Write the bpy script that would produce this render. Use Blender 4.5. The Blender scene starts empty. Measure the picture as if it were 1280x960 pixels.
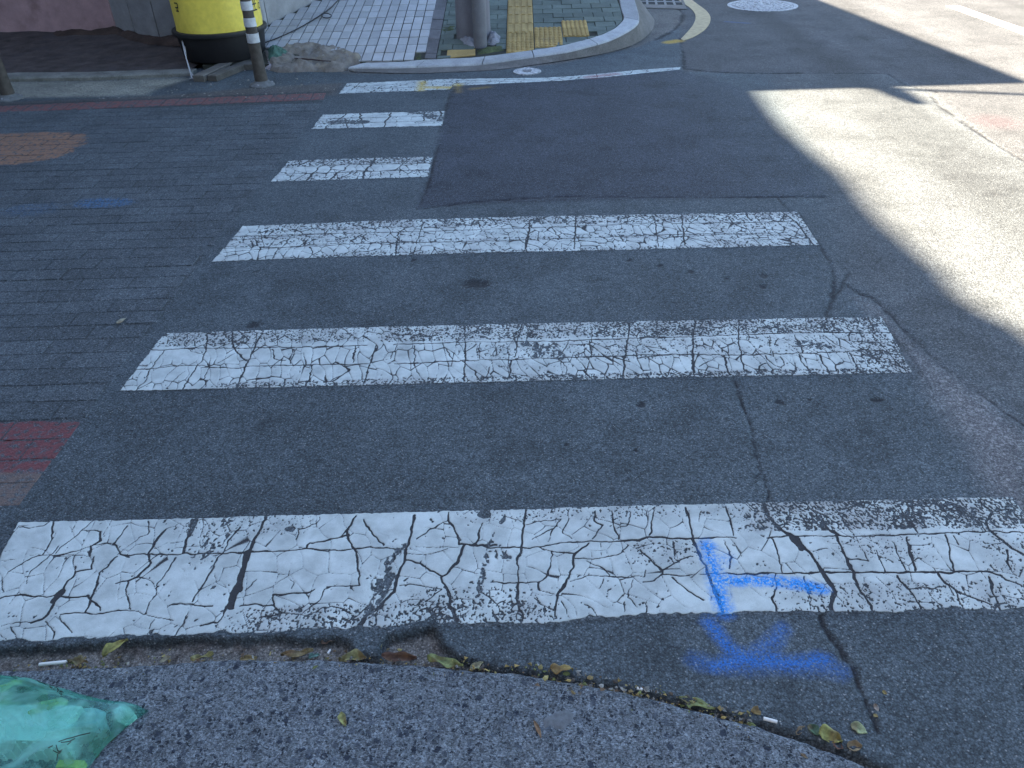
import bpy, bmesh, math, random
import numpy as np
from mathutils import Vector, Matrix
from mathutils.bvhtree import BVHTree

random.seed(7)
rng = np.random.default_rng(7)
scene = bpy.context.scene
COL = scene.collection
R = math.radians

# ------------------------------------------------------------------ camera
F, CX, CY, H = 961.0, 640.0, 480.0, 1.6          # focal length and centre in photo pixels, eye height
Yc = np.array([(651 - CX) / F, (CY + 193) / F, -1.0]); Yc /= np.linalg.norm(Yc)
Xc = np.array([1.0, 0.0255, 0.0]); Xc -= Yc * Xc.dot(Yc); Xc /= np.linalg.norm(Xc)
Zc = np.cross(Xc, Yc)
M3 = np.array([Xc, Yc, Zc])                       # camera axes -> world
cam_d = bpy.data.cameras.new('camera')
cam_d.sensor_width = 36.0
cam_d.lens = 36.0 * F / 1280.0
cam_d.clip_start = 0.05
cam_d.clip_end = 1500.0
cam = bpy.data.objects.new('camera', cam_d)
COL.objects.link(cam)
cam.matrix_world = Matrix.Translation((0, 0, H)) @ Matrix(M3.tolist()).to_4x4()
scene.camera = cam

# ------------------------------------------------------------------ light
SUN_EL, SUN_SL = R(36), 0.257                     # sun stands left of the road and a little ahead
sx, sy = -1.0, SUN_SL
n_ = math.hypot(sx, sy); sx /= n_; sy /= n_
K = 1.0 / math.tan(SUN_EL)
DX, DY = -sx * K, -sy * K                          # shadow offset per metre of height
world = bpy.data.worlds.new("World")
scene.world = world
world.use_nodes = True
wn = world.node_tree
sky = wn.nodes.new('ShaderNodeTexSky')
sky.sky_type = 'NISHITA'; sky.sun_disc = False
sky.sun_elevation = SUN_EL
sky.sun_rotation = math.atan2(sx, sy)
sky.air_density = 1.0; sky.dust_density = 0.8; sky.ozone_density = 1.0
wn.links.new(sky.outputs[0], wn.nodes['Background'].inputs[0])
wn.nodes['Background'].inputs[1].default_value = 0.05
sun_d = bpy.data.lights.new('sun', 'SUN')
sun_d.energy = 5.0; sun_d.angle = R(0.5); sun_d.color = (1.0, 0.86, 0.66)
sun = bpy.data.objects.new('sun', sun_d)
COL.objects.link(sun)
sun.location = (-20, 5, 20)
sun.rotation_euler = Vector((-sx * math.cos(SUN_EL), -sy * math.cos(SUN_EL), -math.sin(SUN_EL))).to_track_quat('-Z', 'Y').to_euler()
vs = scene.view_settings
vs.view_transform = 'Standard'; vs.look = 'None'; vs.exposure = 3.55; vs.gamma = 1.0
vs.use_curve_mapping = False

# ------------------------------------------------------------------ small helpers
def ray(px, py):
    d = np.array([(px - CX) / F, (CY - py) / F, -1.0])
    return d @ M3.T

def P(px, py, z=0.0):
    """the place on level z that the photograph shows at this pixel"""
    d = ray(px, py); t = (z - H) / d[2]
    return np.array([d[0] * t, d[1] * t, z])

def PW(pts, z=0.0):
    return np.array([P(x, y, z)[:2] for x, y in pts])

TAB = np.random.default_rng(3).random((8, 256, 256))
def vnoise(x, y, s=0):
    x = np.asarray(x, float) + 37.7 * s; y = np.asarray(y, float) + 17.3 * s
    ix = np.floor(x).astype(int); iy = np.floor(y).astype(int)
    fx = x - ix; fy = y - iy
    fx = fx * fx * (3 - 2 * fx); fy = fy * fy * (3 - 2 * fy)
    T = TAB[s % 8]
    a = T[ix & 255, iy & 255]; b = T[(ix + 1) & 255, iy & 255]
    c = T[ix & 255, (iy + 1) & 255]; d = T[(ix + 1) & 255, (iy + 1) & 255]
    return (a * (1 - fx) + b * fx) * (1 - fy) + (c * (1 - fx) + d * fx) * fy

def fbm(x, y, s=0, o=3):
    v = 0; a = 1; t = 0
    for k in range(o):
        v = v + a * vnoise(np.asarray(x) * 2 ** k, np.asarray(y) * 2 ** k, s + k); t += a; a *= .5
    return v / t

def voro(x, y, s=0, jit=0.9):
    ix = np.floor(x).astype(int); iy = np.floor(y).astype(int)
    f1 = np.full(np.shape(x), 9.0); f2 = f1.copy()
    for dx in (-1, 0, 1):
        for dy in (-1, 0, 1):
            cx = ix + dx; cy = iy + dy
            jx = TAB[s % 8][cx & 255, cy & 255]; jy = TAB[(s + 3) % 8][cx & 255, cy & 255]
            d = np.hypot(cx + .5 + (jx - .5) * jit - x, cy + .5 + (jy - .5) * jit - y)
            lo = np.minimum(f1, d); f2 = np.minimum(f2, np.maximum(f1, d)); f1 = lo
    return f1, f2

def sstep(a, b, x):
    t = np.clip((x - a) / (b - a), 0, 1)
    return t * t * (3 - 2 * t)

def seg_dist(x, y, a, b):
    dx, dy = b[0] - a[0], b[1] - a[1]
    t = np.clip(((x - a[0]) * dx + (y - a[1]) * dy) / (dx * dx + dy * dy + 1e-12), 0, 1)
    return np.hypot(x - a[0] - t * dx, y - a[1] - t * dy)

def line_mask(X, Y, poly, width, soft, out=None, jag=None):
    """soft mask of a polyline of this width (metres), added by maximum"""
    if out is None: out = np.zeros(X.shape)
    m = width * 1.6 + soft + .01
    for a, b in zip(poly[:-1], poly[1:]):
        k = (X > min(a[0], b[0]) - m) & (X < max(a[0], b[0]) + m) & (Y > min(a[1], b[1]) - m) & (Y < max(a[1], b[1]) + m)
        if not k.any(): continue
        w = width * .5 * (jag[k] if jag is not None else 1.0)
        v = np.clip((w - seg_dist(X[k], Y[k], a, b)) / soft + .5, 0, 1)
        out[k] = np.maximum(out[k], v)
    return out

def inside(X, Y, poly):
    r = np.zeros(X.shape, bool); n = len(poly)
    for i in range(n):
        x1, y1 = poly[i]; x2, y2 = poly[(i + 1) % n]
        if y1 == y2: continue
        c = ((y1 > Y) != (y2 > Y)) & (X < (x2 - x1) * (Y - y1) / (y2 - y1) + x1)
        r ^= c
    return r

def sdf(X, Y, poly):
    """positive inside"""
    d = np.full(X.shape, 1e9); n = len(poly)
    for i in range(n):
        d = np.minimum(d, seg_dist(X, Y, poly[i], poly[(i + 1) % n]))
    return np.where(inside(X, Y, poly), d, -d)

def interp(pts, x):
    pts = sorted(pts)
    return np.interp(x, [p[0] for p in pts], [p[1] for p in pts])

def link(name, me, mat=None, parent=None):
    o = bpy.data.objects.new(name, me)
    COL.objects.link(o)
    if mat is not None and me is not None and not me.materials:
        for m in (mat if isinstance(mat, (list, tuple)) else [mat]): me.materials.append(m)
    if parent is not None: o.parent = parent
    return o

def mesh_from(name, verts, faces, smooth=False):
    me = bpy.data.meshes.new(name)
    me.from_pydata([tuple(v) for v in verts], [], [tuple(f) for f in faces])
    if smooth: me.polygons.foreach_set('use_smooth', [True] * len(me.polygons))
    me.update()
    return me

def grid_mesh(name, X, Y, Z, smooth=True, keep=None):
    """X, Y, Z arrays of the same 2-D shape; keep = boolean mask of vertices"""
    r, c = X.shape
    co = np.stack([X, Y, Z], -1).reshape(-1, 3).astype(np.float32)
    i = np.arange(r * c).reshape(r, c)
    q = np.stack([i[:-1, :-1], i[:-1, 1:], i[1:, 1:], i[1:, :-1]], -1).reshape(-1, 4)
    if keep is not None:
        k = keep.reshape(-1); q = q[k[q].all(1)]
        used = np.zeros(r * c, bool); used[q.reshape(-1)] = True
        mp = np.cumsum(used) - 1; co = co[used]; q = mp[q]
    else: used = None
    me = bpy.data.meshes.new(name)
    me.vertices.add(len(co)); me.vertices.foreach_set('co', co.reshape(-1))
    me.loops.add(q.size); me.loops.foreach_set('vertex_index', q.reshape(-1).astype(np.int32))
    me.polygons.add(len(q))
    me.polygons.foreach_set('loop_start', np.arange(0, q.size, 4, dtype=np.int32))
    me.polygons.foreach_set('loop_total', np.full(len(q), 4, dtype=np.int32))
    me.polygons.foreach_set('use_smooth', np.full(len(q), smooth))
    me.update(calc_edges=True)
    return me, used

def attr(me, name, val, used=None):
    v = np.asarray(val, np.float32)
    if v.ndim >= 2 and v.shape[-1] == 3 and v.ndim != 2 or (v.ndim == 2 and v.shape[-1] == 3 and v.shape[0] == len(me.vertices)):
        v = v.reshape(-1, 3)
        if used is not None: v = v[used]
        a = me.attributes.new(name, 'FLOAT_COLOR', 'POINT')
        a.data.foreach_set('color', np.concatenate([v, np.ones((len(v), 1), np.float32)], 1).reshape(-1))
    else:
        v = v.reshape(-1)
        if used is not None: v = v[used]
        a = me.attributes.new(name, 'FLOAT', 'POINT'); a.data.foreach_set('value', v)

class MB:
    """collects simple shapes into one mesh"""
    def __init__(s): s.v = []; s.f = []
    def add(s, v, f):
        b = len(s.v); s.v += [tuple(map(float, p)) for p in v]; s.f += [tuple(i + b for i in q) for q in f]; return s
    def box(s, x0, y0, z0, x1, y1, z1, bev=0.0):
        if bev <= 0:
            v = [(x, y, z) for z in (z0, z1) for x, y in ((x0, y0), (x1, y0), (x1, y1), (x0, y1))]
            return s.add(v, [(3, 2, 1, 0), (4, 5, 6, 7), (0, 1, 5, 4), (1, 2, 6, 5), (2, 3, 7, 6), (3, 0, 4, 7)])
        b = bev
        v = [(x0, y0, z0), (x1, y0, z0), (x1, y1, z0), (x0, y1, z0), (x0, y0, z1 - b), (x1, y0, z1 - b), (x1, y1, z1 - b), (x0, y1, z1 - b),
             (x0 + b, y0 + b, z1), (x1 - b, y0 + b, z1), (x1 - b, y1 - b, z1), (x0 + b, y1 - b, z1)]
        f = [(3, 2, 1, 0), (8, 9, 10, 11)]
        for i in range(4):
            j = (i + 1) % 4; f += [(i, j, j + 4, i + 4), (i + 4, j + 4, j + 8, i + 8)]
        return s.add(v, f)
    def prism(s, poly, z0, z1, bev=0.0):
        """poly = list of (x, y) anticlockwise; z0/z1 numbers or per-corner lists"""
        n = len(poly); c = np.mean(np.array(poly), 0)
        zz1 = z1 if isinstance(z1, (list, tuple)) else [z1] * n
        v = [(p[0], p[1], z0) for p in poly]
        f = [tuple(range(n - 1, -1, -1))]
        if bev > 0:
            v += [(p[0], p[1], z - bev) for p, z in zip(poly, zz1)]
            for p, z in zip(poly, zz1):
                d = c - np.array(p); d = d / (np.linalg.norm(d) + 1e-9) * bev * 1.4
                v.append((p[0] + d[0], p[1] + d[1], z))
            rings = [0, n, 2 * n]
        else:
            v += [(p[0], p[1], z) for p, z in zip(poly, zz1)]; rings = [0, n]
        for a, b in zip(rings[:-1], rings[1:]):
            for i in range(n):
                j = (i + 1) % n; f.append((a + i, a + j, b + j, b + i))
        f.append(tuple(rings[-1] + i for i in range(n)))
        return s.add(v, f)
    def lathe(s, prof, n=32, c=(0, 0, 0), cap=True):
        b = []
        for r, z in prof:
            b += [(c[0] + r * math.cos(2 * math.pi * k / n), c[1] + r * math.sin(2 * math.pi * k / n), c[2] + z) for k in range(n)]
        f = []
        for i in range(len(prof) - 1):
            for k in range(n):
                k2 = (k + 1) % n; f.append((i * n + k, i * n + k2, (i + 1) * n + k2, (i + 1) * n + k))
        if cap: f += [tuple(range(n - 1, -1, -1)), tuple((len(prof) - 1) * n + k for k in range(n))]
        return s.add(b, f)
    def tube(s, pts, r, n=8):
        pts = [Vector(p) for p in pts]; v = []; f = []
        rr = r if isinstance(r, (list, tuple)) else [r] * len(pts)
        for i, p in enumerate(pts):
            t = (pts[min(i + 1, len(pts) - 1)] - pts[max(i - 1, 0)]).normalized()
            a = t.cross(Vector((0, 0, 1)))
            if a.length < 1e-3: a = Vector((1, 0, 0))
            a.normalize(); b = t.cross(a)
            v += [tuple(p + rr[i] * (a * math.cos(2 * math.pi * k / n) + b * math.sin(2 * math.pi * k / n))) for k in range(n)]
        for i in range(len(pts) - 1):
            for k in range(n):
                k2 = (k + 1) % n; f.append((i * n + k, (i + 1) * n + k, (i + 1) * n + k2, i * n + k2))
        f += [tuple(range(n)), tuple((len(pts) - 1) * n + k for k in range(n - 1, -1, -1))]
        return s.add(v, f)
    def build(s, name, mat, parent=None, smooth=False):
        me = mesh_from(name, s.v, s.f, smooth)
        o = link(name, me, mat, parent)
        if smooth:
            try: me.set_sharp_from_angle(angle=R(38))
            except Exception: pass
        return o

def empty(name, loc, label, cat, group=None):
    o = bpy.data.objects.new(name, None); COL.objects.link(o); o.location = loc
    o.empty_display_size = .1
    return tag(o, label, cat, group)

def tag(o, label, cat, group=None):
    o['label'] = label; o['category'] = cat
    if group: o['group'] = group
    return o

def struct(o):
    o['kind'] = 'structure'; return o

def shift(o, parent_loc):
    """mesh drawn in world coordinates under a parent at parent_loc"""
    o.matrix_parent_inverse = Matrix.Translation(-Vector(parent_loc)); return o

# ------------------------------------------------------------------ materials
class Mat:
    def __init__(s, name):
        s.m = bpy.data.materials.new(name); s.m.use_nodes = True
        s.nt = s.m.node_tree; s.bsdf = s.nt.nodes['Principled BSDF']; s.out = s.nt.nodes['Material Output']
        s.bsdf.inputs['Roughness'].default_value = .9
        s.bsdf.inputs['Specular IOR Level'].default_value = .3
        s.pos = s.nt.nodes.new('ShaderNodeNewGeometry').outputs['Position']
    def put(s, sock, v):
        if isinstance(v, bpy.types.NodeSocket): s.nt.links.new(v, sock)
        elif v is not None:
            if isinstance(v, (tuple, list)) and len(v) == 3 and sock.type == 'RGBA': v = (*v, 1)
            sock.default_value = v
    def n(s, t, ins=None, **kw):
        nd = s.nt.nodes.new(t)
        for k, v in kw.items(): setattr(nd, k, v)
        for k, v in (ins or {}).items(): s.put(nd.inputs[k], v)
        return nd
    def noise(s, scale, detail=3, rough=.55, vec=None, dist=0.0):
        return s.n('ShaderNodeTexNoise', {'Vector': vec or s.pos, 'Scale': scale, 'Detail': detail, 'Roughness': rough, 'Distortion': dist}).outputs['Fac']
    def vor(s, scale, vec=None, feature='F1', rnd=1.0):
        nd = s.n('ShaderNodeTexVoronoi', {'Vector': vec or s.pos, 'Scale': scale, 'Randomness': rnd}, feature=feature)
        return nd
    def math(s, op, a, b=0.0, c=None, clamp=False):
        nd = s.n('ShaderNodeMath', {0: a, 1: b}, operation=op, use_clamp=clamp)
        if c is not None: s.put(nd.inputs[2], c)
        return nd.outputs[0]
    def ramp(s, v, a, b, c=0.0, d=1.0, smooth=True):
        nd = s.n('ShaderNodeMapRange', {'Value': v, 'From Min': a, 'From Max': b, 'To Min': c, 'To Max': d}, interpolation_type='SMOOTHSTEP' if smooth else 'LINEAR')
        return nd.outputs['Result']
    def mix(s, f, a, b, mode='MIX'):
        nd = s.n('ShaderNodeMix', data_type='RGBA', blend_type=mode)
        s.put(nd.inputs[0], f); s.put(nd.inputs[6], a); s.put(nd.inputs[7], b)
        return nd.outputs[2]
    def mul(s, col, f):
        """colour times a number"""
        nd = s.n('ShaderNodeVectorMath', operation='SCALE'); s.put(nd.inputs[0], col); s.put(nd.inputs['Scale'], f)
        return nd.outputs[0]
    def rgb(s, c):
        nd = s.n('ShaderNodeRGB'); nd.outputs[0].default_value = (*c, 1); return nd.outputs[0]
    def attr(s, name, out='Fac'):
        return s.n('ShaderNodeAttribute', attribute_name=name).outputs[out]
    def bump(s, h, strength=.5, dist=.003, normal=None):
        nd = s.n('ShaderNodeBump', {'Height': h, 'Strength': strength, 'Distance': dist})
        if normal is not None: s.put(nd.inputs['Normal'], normal)
        return nd.outputs[0]
    def scaled(s, v):
        nd = s.n('ShaderNodeVectorMath', operation='MULTIPLY'); s.put(nd.inputs[0], s.pos); nd.inputs[1].default_value = v
        return nd.outputs[0]
    def finish(s, col, normal=None, rough=None, **kw):
        s.put(s.bsdf.inputs['Base Color'], col)
        if normal is not None: s.put(s.bsdf.inputs['Normal'], normal)
        if rough is not None: s.put(s.bsdf.inputs['Roughness'], rough)
        for k, v in kw.items(): s.put(s.bsdf.inputs[k], v)
        return s.m

def asphalt(m, tint, coarse=None):
    """aggregate in bitumen: returns colour and height"""
    v1 = m.vor(165); v2 = m.vor(360); v3 = m.vor(62)
    sep1 = m.n('ShaderNodeSeparateColor', {0: v1.outputs['Color']})
    sep3 = m.n('ShaderNodeSeparateColor', {0: v3.outputs['Color']})
    r1, r1b = sep1.outputs[0], sep1.outputs[1]
    r2 = m.n('ShaderNodeSeparateColor', {0: v2.outputs['Color']}).outputs[0]
    gap = m.ramp(v1.outputs['Distance'], .30, .72, 1.0, .66)
    big = m.noise(2.6, 6, .65); mid = m.noise(28, 3, .6)
    f = m.math('MULTIPLY', gap, m.ramp(r1, 0, 1, .70, 1.50, False))
    f = m.math('MULTIPLY', f, m.ramp(r2, 0, 1, .72, 1.4, False))
    f = m.math('MULTIPLY', f, m.ramp(mid, .25, .75, .80, 1.2, False))
    f = m.math('MULTIPLY', f, m.ramp(big, .3, .7, .78, 1.22, False))
    pits = m.math('MULTIPLY', m.ramp(m.noise(125, 3, .6), .30, .43, .34, 1.0), m.ramp(m.noise(270, 3, .65), .30, .70, .66, 1.30, False))
    f = m.math('MULTIPLY', f, pits)
    col = m.mul(tint, f)
    col = m.mix(m.math('MULTIPLY', m.ramp(r1b, .93, .95), m.ramp(v1.outputs['Distance'], .2, .45, .75, 0.0)), col, (.27, .27, .26))
    if coarse is not None:
        lite = m.math('MULTIPLY', m.ramp(sep3.outputs[0], .35, .9, 0, 1), m.ramp(v3.outputs['Distance'], .25, .5, 1, 0))
        col = m.mix(m.math('MULTIPLY', lite, coarse), col, m.mul(m.rgb((.30, .30, .30)), m.ramp(r2, 0, 1, .6, 1.1)))
    h = m.math('ADD', m.math('MULTIPLY', v1.outputs['Distance'], -1.0), m.math('MULTIPLY', m.noise(220, 2), .9))
    h = m.math('ADD', h, m.math('MULTIPLY', m.noise(70, 2), .9))
    return col, h

def spray_mix(m, col, name, c):
    n = m.noise(150, 3, .65)
    a = m.math('MULTIPLY', m.math('MULTIPLY', m.attr(name), 1.1), m.ramp(n, .34, .56, .08, 1.0))
    return m.mix(m.math('MINIMUM', a, 1.0), col, m.mul(m.rgb(c), m.ramp(m.noise(230, 2, .6), .3, .7, .55, 1.25, False)))

BLUE = (.010, .16, .56)
# the road
m = Mat('road_asphalt')
col, h = asphalt(m, m.attr('tint', 'Color'), m.attr('coarse'))
col = spray_mix(m, col, 'blue', BLUE)
col = spray_mix(m, col, 'yellow', (.45, .30, .05))
col = spray_mix(m, col, 'red', (.22, .03, .04))
crk = m.math('MULTIPLY', m.attr('crack'), m.ramp(m.noise(120, 2), .3, .5, .45, 1.0))
col = m.mix(crk, col, (.016, .016, .018))
m_road = m.finish(col, m.bump(m.math('SUBTRACT', h, m.math('MULTIPLY', crk, 3.0)), .55, .004), .88)

# road paint
m = Mat('crosswalk_paint')
tint = m.attr('tint', 'Color')
acol, ah = asphalt(m, tint)
fine = m.noise(330, 3, .6)
pm = m.ramp(m.math('ADD', m.attr('paint'), m.math('MULTIPLY', m.math('SUBTRACT', fine, .5), .45)), .36, .64)
dirt = m.ramp(m.noise(14, 5, .65), .25, .7, .72, 1.04)
dirt = m.math('MULTIPLY', dirt, m.ramp(m.noise(420, 2, .6), .3, .7, .93, 1.05))
dirt = m.math('MULTIPLY', dirt, m.ramp(m.noise(5, 2), .3, .7, .92, 1.05))
pits = m.ramp(m.noise(240, 2, .55), .25, .33, .55, 1.0)
pc = m.mul(m.mix(m.ramp(m.noise(9, 4, .6), .45, .75), (.485, .54, .53), (.40, .45, .445)), m.math('MULTIPLY', dirt, pits))
pc = m.mix(m.math('MULTIPLY', m.attr('thin'), .55), pc, (.22, .22, .22))
crkc = m.mix(m.attr('crk'), acol, (.034, .035, .038))
col = m.mix(pm, crkc, pc)
col = spray_mix(m, col, 'blue', (.025, .25, .68))
col = spray_mix(m, col, 'yellow', (.50, .36, .07))
col = spray_mix(m, col, 'red', (.25, .04, .05))
hh = m.math('ADD', m.math('MULTIPLY', pm, 1.2), m.math('MULTIPLY', fine, .35))
m_stripe = m.finish(col, m.bump(m.math('ADD', hh, m.math('MULTIPLY', m.math('SUBTRACT', 1.0, pm), m.math('MULTIPLY', ah, .5))), .6, .0025), .8)

def paint_mat(name, c, wear=.32):
    m = Mat(name)
    acol, ah = asphalt(m, m.rgb((.09, .09, .095)))
    n = m.noise(120, 4, .65)
    w = m.ramp(n, wear - .04, wear + .05)
    col = m.mix(w, acol, m.mul(m.rgb(c), m.ramp(m.noise(20, 4, .6), .3, .7, .8, 1.08)))
    return m.finish(col, m.bump(n, .4, .002), .8)
m_yline = paint_mat('yellow_line_paint', (.42, .34, .20), .30)
m_wline = paint_mat('white_lane_paint', (.72, .71, .68), .30)

# stamped brick paving on the side street: asphalt with worn coloured coats
m = Mat('stamped_asphalt')
rnd = m.n('ShaderNodeObjectInfo').outputs['Random']
xyz = m.n('ShaderNodeSeparateXYZ', {0: m.pos})
col, h = asphalt(m, m.mul(m.rgb((.073, .087, .097)), m.ramp(rnd, 0, 1, .88, 1.1, False)))
STAMP = m                                       # finished below, once the coloured zones are known
STAMP_C, STAMP_H, STAMP_X = col, h, xyz

def concrete(name, c, rough=.9, grain=1.0, stain=.25, stain_c=None, bscale=60, bump=.4):
    m = Mat(name)
    rnd = m.n('ShaderNodeObjectInfo').outputs['Random']
    f = m.math('MULTIPLY', m.ramp(m.noise(7, 5, .6), .3, .7, 1 - stain, 1 + stain * .6, False), m.ramp(m.noise(90, 4, .7), .25, .75, 1 - .3 * grain, 1 + .25 * grain, False))
    f = m.math('MULTIPLY', f, m.ramp(rnd, 0, 1, .82, 1.12, False))
    col = m.mul(m.rgb(c), f)
    if stain_c: col = m.mix(m.math('MULTIPLY', m.ramp(m.noise(4.5, 5, .65), .5, .75), .7), col, stain_c)
    return m.finish(col, m.bump(m.noise(bscale, 5, .65), bump, .004), rough)

m_kerb = concrete('kerb_granite', (.36, .37, .375), grain=.9, stain=.2, stain_c=(.26, .255, .25), bscale=120, bump=.3)
m_gutter = concrete('gutter_concrete', (.135, .128, .12), grain=1.3, stain=.3, stain_c=(.09, .08, .072))
m_tile = concrete('white_tile', (.41, .415, .42), rough=.55, grain=.35, stain=.12, stain_c=(.36, .34, .33), bump=.15)
m_paver = concrete('green_grey_paver', (.115, .14, .122), grain=.9, stain=.25, stain_c=(.11, .12, .09))
m_dark_paver = concrete('grey_border_paver', (.15, .145, .15), grain=.9, stain=.3)
m_tactile = concrete('yellow_tactile', (.40, .28, .11), grain=.7, stain=.25, stain_c=(.25, .19, .10))
m_bed = concrete('paver_joint_soil', (.045, .045, .035), grain=1.3, stain=.4, stain_c=(.05, .065, .03))
m_mortar = concrete('mortar', (.20, .178, .155), grain=1.0, stain=.35, stain_c=(.30, .25, .17), bscale=25, bump=.8)
m_lump = concrete('cement_lump', (.24, .24, .26), grain=1.0, stain=.3, bscale=35, bump=.9)
m_moss = concrete('mossy_soil', (.07, .085, .04), grain=1.6, stain=.5, stain_c=(.16, .15, .06), bscale=80, bump=.9)
m_pole = concrete('pole_concrete', (.175, .17, .185), grain=.5, stain=.18, bscale=60, bump=.3)
m_pipe = concrete('pipe_grey', (.155, .155, .165), rough=.75, grain=.45, stain=.2, bscale=40, bump=.2)
m_verge = concrete('dirty_asphalt_verge', (.095, .076, .070), grain=2.2, stain=.5, stain_c=(.055, .05, .055), bscale=60, bump=.9)
m_soil = concrete('brown_soil', (.085, .055, .042), grain=1.6, stain=.5, bscale=70, bump=1.0)
m_edging = concrete('concrete_edging', (.20, .20, .18), grain=1.2, stain=.4, stain_c=(.12, .12, .10))
m_pale = concrete('pale_gutter_concrete', (.24, .235, .20), grain=1.4, stain=.45, stain_c=(.12, .125, .13))
m_timber = concrete('weathered_timber', (.13, .12, .105), grain=1.0, stain=.35, bscale=45)
m_wallgrey = concrete('grey_render', (.30, .30, .30), grain=.35, stain=.2, stain_c=(.22, .21, .20), bscale=30, bump=.2)
m_wallpink = concrete('pink_render', (.50, .325, .325), grain=.3, stain=.2, stain_c=(.24, .15, .145), bscale=30, bump=.25)
m_build = concrete('pale_render', (.45, .43, .40), grain=.3, stain=.15, bscale=20, bump=.2)

def plain(name, c, rough=.6, spec=.4, bump=.0, metal=0.0, var=.15):
    m = Mat(name)
    col = m.mul(m.rgb(c), m.ramp(m.noise(25, 4, .6), .3, .7, 1 - var, 1 + var, False))
    return m.finish(col, m.bump(m.noise(60, 4), bump, .003) if bump else None, rough, **{'Specular IOR Level': spec, 'Metallic': metal})
m_rubber = plain('black_rubber', (.012, .012, .014), .6, .35, .2)
m_rim = plain('worn_black_rim', (.020, .020, .022), .55, .4, .2)
m_yellow = plain('yellow_sheet', (.80, .64, .10), .5, .35, .25, var=.08)
m_ink = plain('black_ink', (.03, .03, .025), .7)
m_post = plain('bollard_rubber', (.075, .066, .056), .7, .3, .3, var=.3)
m_band = plain('reflective_white', (.50, .52, .53), .45, .5, var=.22)
m_base = plain('bollard_base', (.13, .135, .135), .8, .3, .4, var=.3)
m_cord = plain('white_cord', (.42, .42, .42), .8, .2)
m_cable = plain('black_cable', (.012, .012, .014), .5)
m_cloth = plain('green_rag', (.07, .13, .10), .9, .1, .6, var=.5)
m_debris = plain('pale_rubbish', (.32, .29, .30), .8, .2, .5, var=.4)
m_iron = plain('cast_iron', (.10, .10, .105), .6, .4, .4, var=.3)
m_glass = plain('window_glass', (.04, .05, .06), .1, .5)
m_frame = plain('window_frame', (.5, .5, .5), .5)
m_butt = plain('white_paper', (.62, .62, .60), .8, var=.08)
m_steel = plain('galvanised_steel', (.3, .3, .31), .5, .5, metal=.6)

m = Mat('worn_iron_cover')
w = m.ramp(m.noise(55, 3, .6), .38, .6)
m_cover = m.finish(m.mix(w, (.18, .19, .20), (.42, .43, .44)), m.bump(m.noise(90, 3), .3, .002), .6, **{'Specular IOR Level': .4})

m = Mat('exposed_aggregate')                     # the near pavement: dark chips in a pale grey matrix
warp = m.n('ShaderNodeVectorMath', {0: m.pos, 1: m.mul(m.n('ShaderNodeTexNoise', {'Vector': m.pos, 'Scale': 95.0, 'Detail': 3.0, 'Roughness': .65}).outputs['Color'], .022)}, operation='ADD').outputs[0]
va = m.vor(58, warp); vb = m.vor(120, warp); vc = m.vor(270, warp)
sa = m.n('ShaderNodeSeparateColor', {0: va.outputs['Color']}); sb = m.n('ShaderNodeSeparateColor', {0: vb.outputs['Color']}); sc_ = m.n('ShaderNodeSeparateColor', {0: vc.outputs['Color']})
grit = m.math('MULTIPLY', m.ramp(sc_.outputs[0], 0, 1, .58, 1.42, False), m.ramp(m.noise(200, 3, .7), .32, .68, .45, 1.55, False))
matrix = m.mul(m.mix(m.noise(11, 5, .65), (.155, .162, .17), (.26, .265, .27)), grit)
chip = m.mul(m.mix(m.ramp(sa.outputs[1], 0, 1), (.04, .047, .064), (.15, .158, .175)), m.ramp(m.noise(300, 2), .3, .7, .75, 1.25, False))
chipb = m.mul(m.mix(m.ramp(sb.outputs[1], 0, 1), (.025, .03, .042), (.15, .155, .165)), m.ramp(m.noise(300, 2), .3, .7, .75, 1.25, False))
zone_ = m.ramp(m.noise(7, 4, .6), .35, .65, -.16, .16, False)
big_m = m.math('MULTIPLY', m.ramp(va.outputs['Distance'], .40, .46, 1, 0), m.math('GREATER_THAN', m.math('ADD', sa.outputs[0], zone_), .74))
sm_m = m.math('MULTIPLY', m.ramp(vb.outputs['Distance'], .38, .48, 1, 0), m.math('GREATER_THAN', m.math('ADD', sb.outputs[0], zone_), .45))
lt_m = m.math('MULTIPLY', m.ramp(vb.outputs['Distance'], .26, .36, 1, 0), m.ramp(sb.outputs[2], .94, .96))
col = m.mix(sm_m, matrix, chipb)
col = m.mix(big_m, col, chip)
col = m.mix(lt_m, col, (.36, .37, .37))
nd = m.noise(150, 3, .6, vec=m.scaled((1.0, 2.2, 1.0)))
crev = m.ramp(nd, .35, .47, .32, 1.0)
col = m.mul(col, m.math('MULTIPLY', m.math('MULTIPLY', m.ramp(m.noise(3.0, 4, .6), .3, .7, .88, 1.12, False), crev), m.ramp(m.noise(34, 3, .6), .3, .7, .75, 1.2, False)))
hh = m.math('ADD', m.math('MULTIPLY', big_m, .35), m.math('ADD', m.math('MULTIPLY', sm_m, .3), m.math('MULTIPLY', nd, 1.6)))
m_slab = m.finish(m.mix(1.0, col, (.84, .93, 1.0), 'MULTIPLY'), m.bump(hh, .9, .006), .85)

m = Mat('leaf')
rnd = m.n('ShaderNodeObjectInfo').outputs['Random']
tint = m.attr('tint', 'Color')
col = m.mul(tint, m.ramp(m.noise(130, 4, .6), .3, .7, .55, 1.25, False))
m_leaf = m.finish(col, m.bump(m.noise(200, 3), .3, .001), .65)

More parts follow.
